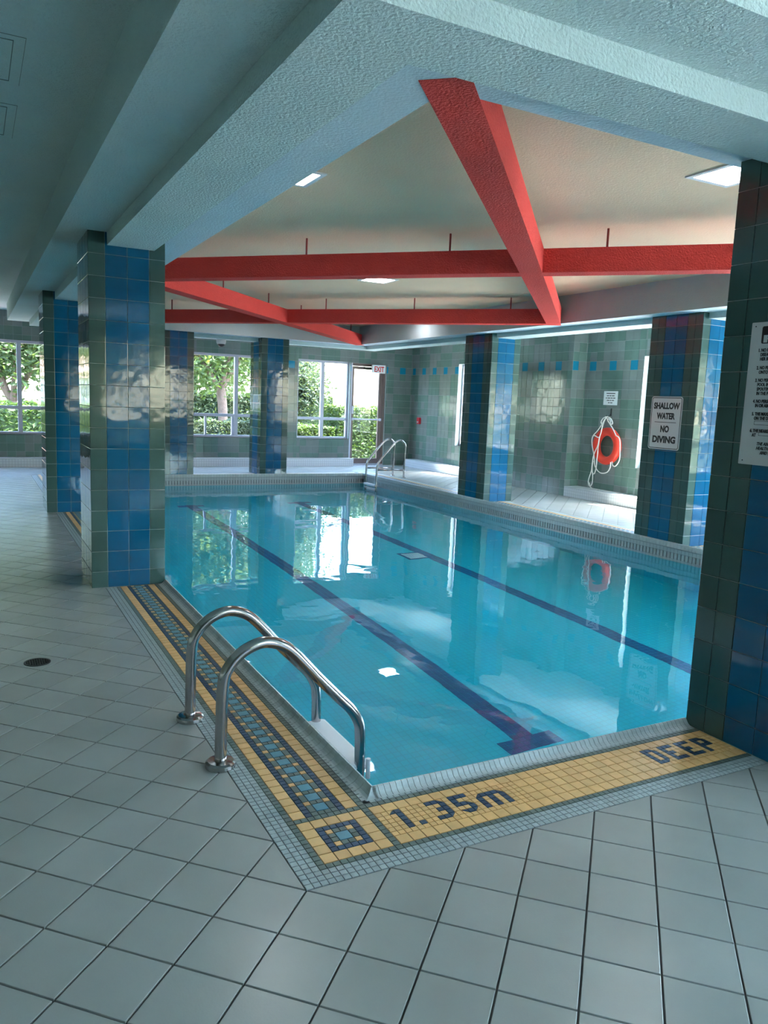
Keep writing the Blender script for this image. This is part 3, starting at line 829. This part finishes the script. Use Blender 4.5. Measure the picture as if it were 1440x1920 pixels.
# ---- pool ladders
def smooth(pts, n_=6):
    pts = [Vector(p_) for p_ in pts]; out = []
    for i in range(len(pts)-1):
        p0, p1, p2, p3 = pts[max(i-1, 0)], pts[i], pts[i+1], pts[min(i+2, len(pts)-1)]
        for k in range(n_):
            t_ = k/n_; out.append(.5*((2*p1)+(p2-p0)*t_+(2*p0-5*p1+4*p2-p3)*t_**2+(3*p1-p0-3*p2+p3)*t_**3))
    out.append(pts[-1]); return out
prof = [(-.458, 0), (-.456, .17), (-.450, .345), (-.428, .41), (-.381, .462), (-.322, .491), (-.267, .497), (-.203, .476), (-.147, .432), (-.047, .322), (.057, .214), (.115, .155), (.150, .10), (.165, .045), (.169, -.083), (.171, -.4), (.171, -.95)]
t = thing('pool_ladder', 'polished steel ladder with two arched grab rails in the foreground', 'ladder', (-.2, .69, 0))
for yy in (.44, .936):
    q = MB(); q.tube(smooth([(x, yy, z) for x, z in prof]), .0242, 'steel', 18); rail = q.build('grab_rail', t, smooth=True)
    q = MB(); lathe(q, [(.026, .0), (.060, .0), (.062, .006), (.060, .020), (.052, .027), (.030, .030), (.0255, .030)], (-.458, yy, 0), 'steel', 28)
    q.build('floor_flange', t, smooth=False, bevel=0)
    q = MB(); lathe(q, [(.0255, 0), (.034, .0), (.034, .07), (.0255, .075)], (.171, yy, -1.0), 'dark_rubber', 14); q.build('foot_bumper', t)
for k, z in enumerate((-.105, -.37, -.63)):
    q = MB(); q.box((.115, .425, z-.035), (.225, .952, z), 'white_plastic'); o = q.build('tread', t, bevel=.018, seg=3)
    if k == 0:
        for yy in (.44,):
            q = MB(); q.tube([(.195, yy-.034, z-.06), (.195, yy-.034, z+.03)], .011, 'white_plastic', 8); q.build('tread_clip', t)
t = thing('pool_ladder', 'thin steel ladder with braced hand rails at far right pool corner', 'ladder', (5.95, 11.12, 0))
prof = [(6.222, 0), (6.225, .3), (6.238, .58), (6.215, .68), (6.13, .745), (6.03, .715), (5.93, .62), (5.70, .365), (5.635, .27), (5.622, .12), (5.618, -.15), (5.618, -.9)]
for yy in (10.90, 11.355):
    q = MB(); q.tube(smooth([(x, yy, z) for x, z in prof]), .0205, 'steel', 12); q.build('hand_rail', t, smooth=True)
    q = MB(); lathe(q, [(.022, 0), (.045, 0), (.045, .012), (.022, .02)], (6.222, yy, 0), 'steel', 16); q.build('floor_flange', t)
    q = MB(); q.tube([(5.627, yy, .165), (6.224, yy, .160)], .017, 'steel', 10); q.build('brace', t, smooth=True)
for z in (-.125, -.40, -.65):
    q = MB(); q.box((5.575, 10.885, z-.045), (5.655, 11.37, z), 'white_plastic'); q.build('tread', t, bevel=.012)

# ---- floor drain
t = thing('floor_drain', 'round black cast drain grate set in grey floor tiles', 'drain', (-1.027, 2.0, 0))
q = MB(); lathe(q, [(.068, -.002), (.068, .003), (.058, .003), (.058, .0005)], (-1.027, 2.0, 0), 'iron', 28); q.build('rim', t)
q = MB(); 
for k in range(-4, 5):
    l_ = math.sqrt(max(.055**2-(k*.012)**2, 0)); q.box((-1.027+k*.012-.0028, 2-l_, .0008), (-1.027+k*.012+.0028, 2+l_, .0035), 'iron')
for k in range(-4, 5):
    l_ = math.sqrt(max(.055**2-(k*.012)**2, 0)); q.box((-1.027-l_, 2+k*.012-.0018, .0006), (-1.027+l_, 2+k*.012+.0018, .003), 'iron')
q.build('grate', t)

# ---- life ring with its rope, hung on a hook
RC = Vector((7.905, 7.13, .905))
t = thing('life_ring', 'orange red life ring hanging below a small white notice', 'life ring', RC)
q = MB(); n1_, n2_ = 48, 16; RR, rr_ = .238, .068
for i in range(n1_):
    a = 2*math.pi*i/n1_
    for j in range(n2_):
        b = 2*math.pi*j/n2_; r0 = RR+rr_*math.cos(b)
        q.v.append((RC.x-rr_*.95*math.sin(b), RC.y+r0*math.cos(a), RC.z+r0*math.sin(a)))
k = q.mi('life_red')
for i in range(n1_):
    for j in range(n2_):
        i2, j2 = (i+1) % n1_, (j+1) % n2_
        q.f.append((i*n2_+j, i2*n2_+j, i2*n2_+j2, i*n2_+j2)); q.m.append(k)
q.build('ring', t, smooth=True)
ropes = [[(7.115, 1.386), (7.166, 1.309), (7.285, 1.16), (7.384, 1.068), (7.41, .989), (7.393, .892), (7.353, .788), (7.321, .684), (7.305, .597), (7.286, .551)],
 [(7.115, 1.386), (7.176, 1.27), (7.206, 1.126), (7.232, 1.048), (7.257, .911), (7.313, .801), (7.345, .711), (7.356, .564), (7.366, .465), (7.404, .363), (7.416, .282), (7.373, .215), (7.324, .273), (7.323, .391), (7.351, .515), (7.35, .633)],
 [(7.12, 1.39), (7.031, 1.286), (6.958, 1.214), (6.898, 1.142), (6.867, 1.097)],
 [(6.87, 1.09), (6.813, 1.072), (6.774, 1.009), (6.756, .852), (6.749, .731), (6.778, .654), (6.837, .601), (6.891, .615), (6.91, .67)],
 [(6.935, .659), (6.938, .573), (6.983, .502), (7.046, .472), (7.139, .463), (7.225, .498), (7.288, .57), (7.324, .645)],
 [(7.232, 1.048), (7.235, .961), (7.245, .864), (7.242, .777), (7.251, .67), (7.252, .554), (7.275, .454), (7.314, .431), (7.348, .486)],
 [(7.384, 1.068), (7.33, 1.06), (7.28, 1.04), (7.232, 1.048)],
 [(7.115, 1.386), (7.185, 1.355), (7.226, 1.297), (7.202, 1.269), (7.155, 1.328), (7.095, 1.387)],
 [(7.095, 1.387), (7.014, 1.362), (6.961, 1.298), (6.977, 1.269), (7.046, 1.295), (7.077, 1.341), (7.039, 1.351), (7.007, 1.306), (7.024, 1.277)]]
for k, rp in enumerate(ropes):
    q = MB(); q.tube(smooth([(7.832-.004*(k % 3), y, z) for y, z in rp], 5), .0085, 'rope', 8); q.build('rope', t, smooth=True)
q = MB(); q.tube(smooth([(7.832, 7.394, .275), (7.832, 7.366, .215), (7.84, 7.327, .185), (7.83, 7.243, .182), (7.82, 7.134, .182)]), .0085, 'rope', 8); q.build('rope', t, smooth=True)
tag(t, 'orange red life ring with looped white rope on the niche wall', 'life ring')
hk = thing('wall_hook', 'thin dark hook above the life ring', 'hook', (XR, 7.165, 1.45))
q = MB(); q.box((XR-.012, 7.155, 1.40), (XR, 7.175, 1.52), 'iron'); q.build('plate', hk)
q = MB(); q.tube(smooth([(XR-.006, 7.165, 1.44), (XR-.06, 7.15, 1.40), (XR-.14, 7.12, 1.385), (XR-.155, 7.115, 1.41)]), .007, 'iron', 8); q.build('arm', hk)

# ---- lettering
def text_mesh(s, size, bold=0.0, align='CENTER', sx=1.0, shear=0.0):
    cu = bpy.data.curves.new('txt', 'FONT'); cu.body = s; cu.size = size; cu.align_x = align; cu.align_y = 'CENTER'; cu.offset = bold; cu.shear = shear; cu.extrude = .0006; cu.resolution_u = 3
    o = bpy.data.objects.new('txt', cu); COL.objects.link(o); bpy.context.view_layer.update()
    me = bpy.data.meshes.new_from_object(o.evaluated_get(bpy.context.evaluated_depsgraph_get()))
    bpy.data.objects.remove(o); bpy.data.curves.remove(cu)
    if sx != 1: me.transform(Matrix.Diagonal((sx, 1, 1, 1)))
    return me
def put_text(s, size, parent, pos, fr, mname, bold=0, align='CENTER', width=None, sx=1.0, shear=0.0, height=None, name='lettering'):
    me = text_mesh(s, size, bold, align, 1.0, shear)
    if not me.vertices: return
    if width or height or sx != 1:
        xs_ = [v.co.x for v in me.vertices]; ys_ = [v.co.y for v in me.vertices]
        fx = width/(max(xs_)-min(xs_)) if width else sx; fy = height/(max(ys_)-min(ys_)) if height else 1
        cy = (max(ys_)+min(ys_))/2 if height else 0
        me.transform(Matrix.Diagonal((fx, fy, 1, 1)) @ Matrix.Translation((0, -cy, 0)))
    me.materials.clear(); me.materials.append(MATS[mname])
    m_ = fr.copy(); m_.translation = Vector(pos)-parent.location
    return link(name, me, parent, mtx=m_)
FX = frame((0, 0, 0), (0, -1, 0), (0, 0, 1))       # plane facing -x
FY = frame((0, 0, 0), (1, 0, 0), (0, 0, 1))        # plane facing -y
def plate(name, x, y0, y1, z0, z1, th, mname, parent, rad=.02, ring_=None):
    """rounded plate facing -x; ring_ = border band width"""
    def rr(a, b, c, d, r_):
        out = []
        for cx, cy, s_ in ((b-r_, c+r_, -90), (b-r_, d-r_, 0), (a+r_, d-r_, 90), (a+r_, c+r_, 180)):
            for k in range(5): an = math.radians(s_+22.5*k); out.append((cx+r_*math.cos(an), cy+r_*math.sin(an)))
        return out
    q = MB(); O = rr(-y1, -y0, z0, z1, rad); n_ = len(O)
    if ring_ is None:
        q.poly([(x-th, -u, v) for u, v in O], mname); q.poly([(x, -u, v) for u, v in reversed(O)], mname)
        for k in range(n_):
            a, b = O[k], O[(k+1) % n_]; q.poly([(x, -a[0], a[1]), (x, -b[0], b[1]), (x-th, -b[0], b[1]), (x-th, -a[0], a[1])], mname)
    else:
        I = rr(-y1+ring_, -y0-ring_, z0+ring_, z1-ring_, max(rad-ring_, .003))
        for k in range(n_):
            j = (k+1) % n_; q.poly([(x-th, -O[k][0], O[k][1]), (x-th, -O[j][0], O[j][1]), (x-th, -I[j][0], I[j][1]), (x-th, -I[k][0], I[k][1])], mname)
    return q.build(name, parent)
# shallow water sign
xs_ = W-.001
t = thing('warning_sign', 'white sign in black capitals forbidding diving into shallow water', 'sign', (xs_, 3.94, 1.365))
plate('panel', xs_, 3.715, 4.167, 1.066, 1.666, .004, 'sign_white', t, .03)
plate('border_line', xs_, 3.725, 4.157, 1.076, 1.656, .0048, 'sign_black', t, .025, .008)
xt = xs_-.0046
put_text('SHALLOW', .1, t, (xt, 3.941, 1.562), FX, 'sign_black', .005, width=.375, height=.076)
put_text('WATER', .1, t, (xt, 3.941, 1.447), FX, 'sign_black', .005, width=.265, height=.074)
q = MB(); q.box((xt-.0004, 3.941-.155, 1.373), (xt+.0004, 3.941+.155, 1.379), 'sign_black'); q.build('divider', t)
put_text('NO', .1, t, (xt, 3.941, 1.300), FX, 'sign_black', .005, width=.125, height=.08)
put_text('DIVING', .1, t, (xt, 3.941, 1.180), FX, 'sign_black', .005, width=.335, height=.082)
# pool rules sign
xs_ = X0C-.001; yc = -.145-.2275
t = thing('rules_sign', 'grey board of numbered pool rules cropped by the right edge', 'sign', (xs_, yc, 1.575))
plate('panel', xs_, -.60, -.145, 1.271, 1.879, .004, 'sign_white', t, .004)
plate('title_block', xs_-.0032, -.548, -.197, 1.788, 1.861, .001, 'sign_black', t, .008)
put_text('RULES', .05, t, (xs_-.0046, yc, 1.808), FX, 'sign_white', .0012, width=.335, height=.032)
xt = xs_-.0046; lh = .0225
rules = [(1.760, -.188, ['1. NO PERSON INFECTED WITH A COMMUNICABLE', '   DISEASE OR HAVING OPEN SORES ON HIS OR', '   HER BODY SHALL ENTER THE POOL.']),
 (1.686, -.189, ['2. NO PERSON SHALL BRING A GLASS CONTAINER', '   ONTO THE DECK OR INTO THE POOL.']),
 (1.633, -.188, ['3. NO PERSON SHALL POLLUTE THE WATER IN THE', '   POOL IN ANY MANNER AND SPITTING,', '   SPOUTING OF WATER AND BLOWING THE NOSE', '   IN THE POOL OR ON THE DECK IS PROHIBITED.']),
 (1.544, -.188, ['4. NO PERSON SHALL ENGAGE IN BOISTEROUS PLAY', '   IN OR ABOUT THE POOL.']),
 (1.490, -.189, ['5. THE MAXIMUM NUMBER OF BATHERS PERMITTED', '   ON THE DECK AND IN THE POOL IS']),
 (1.418, -.188, ['6. THE NEAREST TELEPHONE FOR EMERGENCY IS', '   AT'])]
for z, y, lines in rules:
    for k, ln in enumerate(lines):
        ind = .012 if ln.startswith('   ') else 0
        put_text(ln.strip(), .0195, t, (xt, y-ind, z-k*.0185), FX, 'sign_black', .0006, 'LEFT', sx=.74)
put_text('THE ABOVE IS REQUIRED BY THE', .0195, t, (xt, -.226, 1.363), FX, 'sign_black', .0004, 'LEFT', sx=.8, shear=.25)
put_text('HEALTH PROTECTION', .0195, t, (xt, -.226, 1.344), FX, 'sign_black', .0004, 'LEFT', sx=.8, shear=.25)
put_text('AND PROMOTION ACT', .0195, t, (xt, -.247, 1.325), FX, 'sign_black', .0004, 'LEFT', sx=.8, shear=.25)
for (ya, yb, za, zb) in ((-.45, -.204, 1.444, 1.461), (-.52, -.231, 1.398, 1.413)): plate('blank_box', xs_-.0032, ya, yb, za, zb, .0012, 'sign_black', t, .002, .0016)
for yy, zz in ((-.165, 1.862), (-.165, 1.288), (-.58, 1.862), (-.58, 1.288)):
    q = MB(); lathe(q, [(.0028, .0), (.0028, .0055), (.001, .006)], (xs_, yy, zz), 'iron', 8, 'x'); q.build('screw', t)
# small notice above the life ring (its words are too small to read)
t = thing('wall_notice', 'small white notice above the life ring hook', 'notice', (XR, 7.2, 1.69))
plate('panel', XR-.001, 7.045, 7.36, 1.575, 1.802, .008, 'white_plastic', t, .004)
for k, wds in enumerate(([.20], [.05, .04, .06], [.03, .06, .04, .05], [.06, .03, .05], [.04, .05])):
    tot = sum(wds)+.012*(len(wds)-1); y = 7.2025+tot/2; q = MB(); z = 1.765-k*.038
    for w_ in wds: q.box((XR-.0098, y-w_, z-.0065), (XR-.0085, y, z+.0065), 'sign_black'); y -= w_+.012
    q.build('print_line', t)
# exit sign over the door
t = thing('exit_sign', 'white exit sign with red letters over the glazed door', 'sign', (6.98, 13.62, 2.21))
q = MB(); q.box((6.815, 13.60, 2.125), (7.145, 13.66, 2.31), 'white_plastic'); q.build('case', t, bevel=.006)
put_text('EXIT', .15, t, (6.98, 13.5985, 2.215), FY, 'sign_red', .004, width=.25, height=.125)
q = MB(); q.box((6.92, 13.655, 2.18), (7.04, YF+.06, 2.28), 'white_plastic'); q.build('bracket', t)
# fire alarm
t = thing('fire_alarm', 'red fire alarm pull station on the wall beside the exit', 'alarm', (XR, 13.36, 1.075))
q = MB(); q.box((XR-.055, 13.305, 1.0), (XR, 13.415, 1.15), 'alarm_red'); q.build('case', t, bevel=.008)
q = MB(); q.box((XR-.064, 13.335, 1.03), (XR-.054, 13.385, 1.06), 'sign_white'); q.build('pull_handle', t)
# dome camera under the far bulkhead
CX, CY = 2.83, 12.0
t = thing('security_camera', 'white dome camera hanging under the far bulkhead', 'camera', (CX, CY, Z2))
q = MB(); lathe(q, [(.0, 0), (.085, 0), (.09, -.03), (.085, -.07), (.075, -.075)], (CX, CY, Z2), 'white_plastic', 24); q.build('base', t, smooth=False)
q = MB(); lathe(q, [(.07, -.07), (.066, -.095), (.052, -.120), (.03, -.136), (.004, -.14)], (CX, CY, Z2), 'sign_black', 24); q.build('dome', t, smooth=True)
q = MB(); lathe(q, [(.076, -.072), (.078, -.085), (.070, -.088), (.068, -.074)], (CX, CY, Z2), 'white_plastic', 24); q.build('trim_ring', t)

# ================================================================== GARDEN OUTSIDE
q = MB()
gx0, gx1, gy0, gy1 = -60, 70, -60, 80
for a_, b_ in (((gx0, YF+.3), (gx1, gy1)), ((gx0, gy0), (gx1, YN-.3)), ((gx0, YN-.3), (XL-.3, YF+.3)), ((XR+.4, YN-.3), (gx1, YF+.3))):
    q.box((a_[0], a_[1], -.5), (b_[0], b_[1], -.14), 'lawn')
q.build('ground', None, 'structure')
q = MB(); q.box((XL-12, YF+.3, -.3), (6.2, YF+3.4, -.11), 'paving'); q.box((6.2, YF+.3, -.3), (9.5, YF+1.6, -.10), 'paving'); q.build('garden_path', None, 'structure')
q = MB(); q.box((XL-6, YN-9, -.3), (XR+9, YN-.3, -.11), 'bounce_paving'); q.box((XR+.4, YN-.3, -.3), (XR+9, YF-.5, -.11), 'bounce_paving'); q.build('bounce_paving', None, 'structure')  # unseen ground added as a reflector: less green, brighter ceilings
q = MB(); q.box((-60, 34, -.3), (70, 40, -.10), 'paving'); q.build('road', None, 'structure')
def leaves(q, n_, pick, size, mname, rnd):
    for _ in range(n_):
        c = pick(); s_ = size*rnd.uniform(.6, 1.3)
        a = Vector((rnd.gauss(0, 1), rnd.gauss(0, 1), rnd.gauss(0, .6))).normalized(); b = a.cross(Vector((rnd.gauss(0, 1), rnd.gauss(0, 1), rnd.gauss(0, 1)))).normalized()
        m_ = a.cross(b)*s_*.15
        q.poly([c-a*s_, c-b*s_*.45+m_, c+a*s_, c+b*s_*.45+m_], mname)
def tree(label, x, y, split, crown, rad, n_, mname, seed, stems=5, tr=.13, leaf=.10):
    rnd = random.Random(seed); t = thing('garden_tree', label, 'tree', (x, y, -.14), 'garden trees outside the windows')
    q = MB(); top = Vector((x+rnd.uniform(-.1, .1), y, split))
    q.tube(smooth([(x, y, -.2), (x+.03, y, split*.5), top]), tr, 'bark', 10, rr=None); q.build('trunk', t, smooth=True)
    cz = crown; tips = []
    q = MB()
    for k in range(stems):
        a = 2*math.pi*(k+rnd.random()*.5)/stems; l_ = rnd.uniform(.6, .9)
        e_ = Vector((x+rad[0]*l_*math.cos(a), y+rad[1]*l_*math.sin(a), cz+rad[2]*rnd.uniform(-.3, .55)))
        m_ = top.lerp(e_, .45)+Vector((0, 0, .3))
        p_ = smooth([top-Vector((0, 0, .1)), m_, e_], 5); nn = len(p_)
        q.tube(p_, tr, 'bark', 7, rr=[tr*.62*(1-.8*i/nn) for i in range(nn)]); tips.append((m_, e_))
        for _ in range(4):
            s_ = m_.lerp(e_, rnd.random()*.7); e2 = s_+Vector((rnd.uniform(-1, 1)*rad[0]*.5, rnd.uniform(-1, 1)*rad[1]*.5, rnd.uniform(-.2, .6)*rad[2]*.7))
            p_ = smooth([s_, s_.lerp(e2, .5)+Vector((0, 0, .1)), e2], 3); nn = len(p_)
            q.tube(p_, tr, 'bark', 5, rr=[tr*.25*(1-.7*i/nn) for i in range(nn)]); tips.append((s_, e2))
    q.build('branches', t, smooth=True)
    q = MB(); cl = []
    for _ in range(26):
        u = Vector((rnd.gauss(0, 1), rnd.gauss(0, 1), rnd.gauss(0, 1))).normalized()*rnd.uniform(.35, 1.0)
        cl.append(Vector((x+u.x*rad[0], y+u.y*rad[1], cz+u.z*rad[2])))
    cl += [b_ for a_, b_ in tips]
    def pick():
        c = rnd.choice(cl); s_ = min(rad)*.33; return c+Vector((rnd.gauss(0, s_), rnd.gauss(0, s_), rnd.gauss(0, s_*.7)))
    leaves(q, n_, pick, leaf, mname, rnd); q.build('foliage', t)
def bush(label, a, b, n_, mname, seed, leaf=.05, cat='shrub', name='garden_shrub'):
    rnd = random.Random(seed); (x0, y0, z0), (x1, y1, z1) = a, b
    t = thing(name, label, cat, ((x0+x1)/2, (y0+y1)/2, -.14), 'shrubs and hedges outside')
    q = MB(); q.box((x0+.12, y0+.12, -.15), (x1-.12, y1-.12, z1-.15), 'leaf_mid')
    q.build('twig_core', t, bevel=.2, seg=3)
    q = MB()
    def pick():
        p_ = [rnd.uniform(x0, x1), rnd.uniform(y0, y1), rnd.uniform(z0, z1)]
        k = rnd.randrange(5); j = abs(rnd.gauss(0, .07))
        if k == 0: p_[1] = y0+j
        elif k == 1: p_[2] = z1-j+.05*math.sin(p_[0]*9)
        elif k == 2: p_[0] = x0+j
        elif k == 3: p_[0] = x1-j
        else: p_[1] = y0+j
        return Vector(p_)
    leaves(q, n_, pick, leaf, mname, rnd); q.build('foliage', t)
tree('spreading tree with pale trunk seen through the middle far window', 5.85, 22.4, 1.75, 3.7, (3.3, 1.6, 2.2), 17000, 'leaf_bright', 3, 7, .15)
tree('many-stemmed tree seen through the far left window', -.1, 27.5, 1.0, 3.9, (3.6, 2.0, 2.5), 13000, 'leaf_mid', 5, 7, .16, .13)
tree('leafy tree filling the upper part of the far right window', 6.7, 18.3, .7, 2.1, (1.05, .7, 1.7), 14000, 'leaf_cool', 8, 5, .08, .06)
tree('background tree behind the spreading tree', 5.5, 35.0, 1.0, 4.4, (6.0, 2.5, 3.6), 15000, 'leaf_mid', 11, 6, .18, .20)
tree('tall tree far behind the left window', -8.5, 35.0, 1.0, 4.6, (5.5, 2.5, 3.8), 12000, 'leaf_bright', 12, 6, .18, .20)
tree('unseen tree added outside the right hand windows to break up their white reflection', 14.0, -3.0, 1.2, 3.4, (2.2, 2.6, 2.2), 7000, 'leaf_mid', 16, 6, .14, .10)  # added out of view so the column mirrors less white sky
tree('garden tree outside the windows behind the camera', -5.0, -18.0, 1.6, 3.8, (3.2, 2.4, 2.2), 4500, 'leaf_mid', 13, 6, .16, .14)
tree('garden tree outside the near right windows', 10.0, -19.5, 1.8, 4.2, (3.4, 2.6, 2.4), 4500, 'leaf_bright', 14, 6, .16, .14)
tree('garden tree set close outside the near window behind the camera to dim its reflection', 1.3, -11.2, 1.1, 2.9, (2.2, 1.5, 2.0), 10000, 'leaf_mid', 15, 6, .14, .09)  # trees mirror in the left column; this one thickened to dim the glare
bush('unseen hedge added outside the near window behind the camera to darken its reflection', (-1.5, -10.0, -.1), (3.2, -9.3, .95), 5000, 'leaf_mid', 26, .08, 'hedge', 'garden_hedge')  # added out of view to darken the window mirrored in the left column
bush('dense clipped hedge just outside the exit door', (7.12, 16.1, -.1), (9.4, 17.2, 1.30), 9000, 'leaf_hedge', 21, .055, 'hedge', 'garden_hedge')
bush('low bright shrub under the far right window', (5.6, 16.0, -.1), (7.0, 17.0, .78), 5000, 'leaf_hedge', 22, .055)
bush('yellow green hedge seen through the far left window', (-6.5, 22.4, -.1), (4.5, 23.4, 1.05), 9000, 'leaf_hedge', 23, .09, 'hedge', 'garden_hedge')
bush('dark low shrub below the spreading tree', (2.6, 18.0, -.1), (5.6, 18.9, .80), 7000, 'leaf_cool', 24, .06)
bush('long grey green hedge behind the spreading tree', (4.6, 25.2, -.1), (11.0, 26.1, 1.55), 9000, 'leaf_cool', 25, .11, 'hedge', 'garden_hedge')
# houses across the road
def house(label, x0, x1, y0, y1, h_, ridge, mw):
    t = thing('house', label, 'house', ((x0+x1)/2, (y0+y1)/2, -.14), 'houses across the road')
    q = MB(); q.box((x0, y0, -.2), (x1, y1, h_), mw); q.build('walls', t)
    ym = (y0+y1)/2; q = MB(); o_ = .3
    A_ = [(x0-o_, y0-o_, h_), (x1+o_, y0-o_, h_), (x1+o_, y1+o_, h_), (x0-o_, y1+o_, h_)]; r0, r1 = (x0+1.2, ym, ridge), (x1-1.2, ym, ridge)
    q.poly([A_[0], A_[1], r1, r0], 'roof_far'); q.poly([A_[2], A_[3], r0, r1], 'roof_far'); q.poly([A_[1], A_[2], r1], 'roof_far'); q.poly([A_[3], A_[0], r0], 'roof_far'); q.poly(A_[::-1], 'render_far')
    q.build('roof', t)
    n_ = int((x1-x0)/2.4)
    for k in range(n_):
        cx = x0+(k+.5)*(x1-x0)/n_; w_ = link('window', None, t); 
        q = MB(); q.box((cx-.55, y0-.05, .5), (cx+.55, y0+.02, h_-.35), 'white_plastic'); f_ = q.build('window', t); q = MB(); q.box((cx-.47, y0-.06, .58), (cx+.47, y0-.04, h_-.43), 'glass_far'); q.build('pane', f_)
        bpy.data.objects.remove(w_)
house('low pinkish house far beyond the exit door', 17.5, 26.5, 46, 53, 1.05, 2.0, 'brick_far')
house('pale house far across the road at left', -14, -2, 48, 56, 2.2, 4.0, 'render_far')
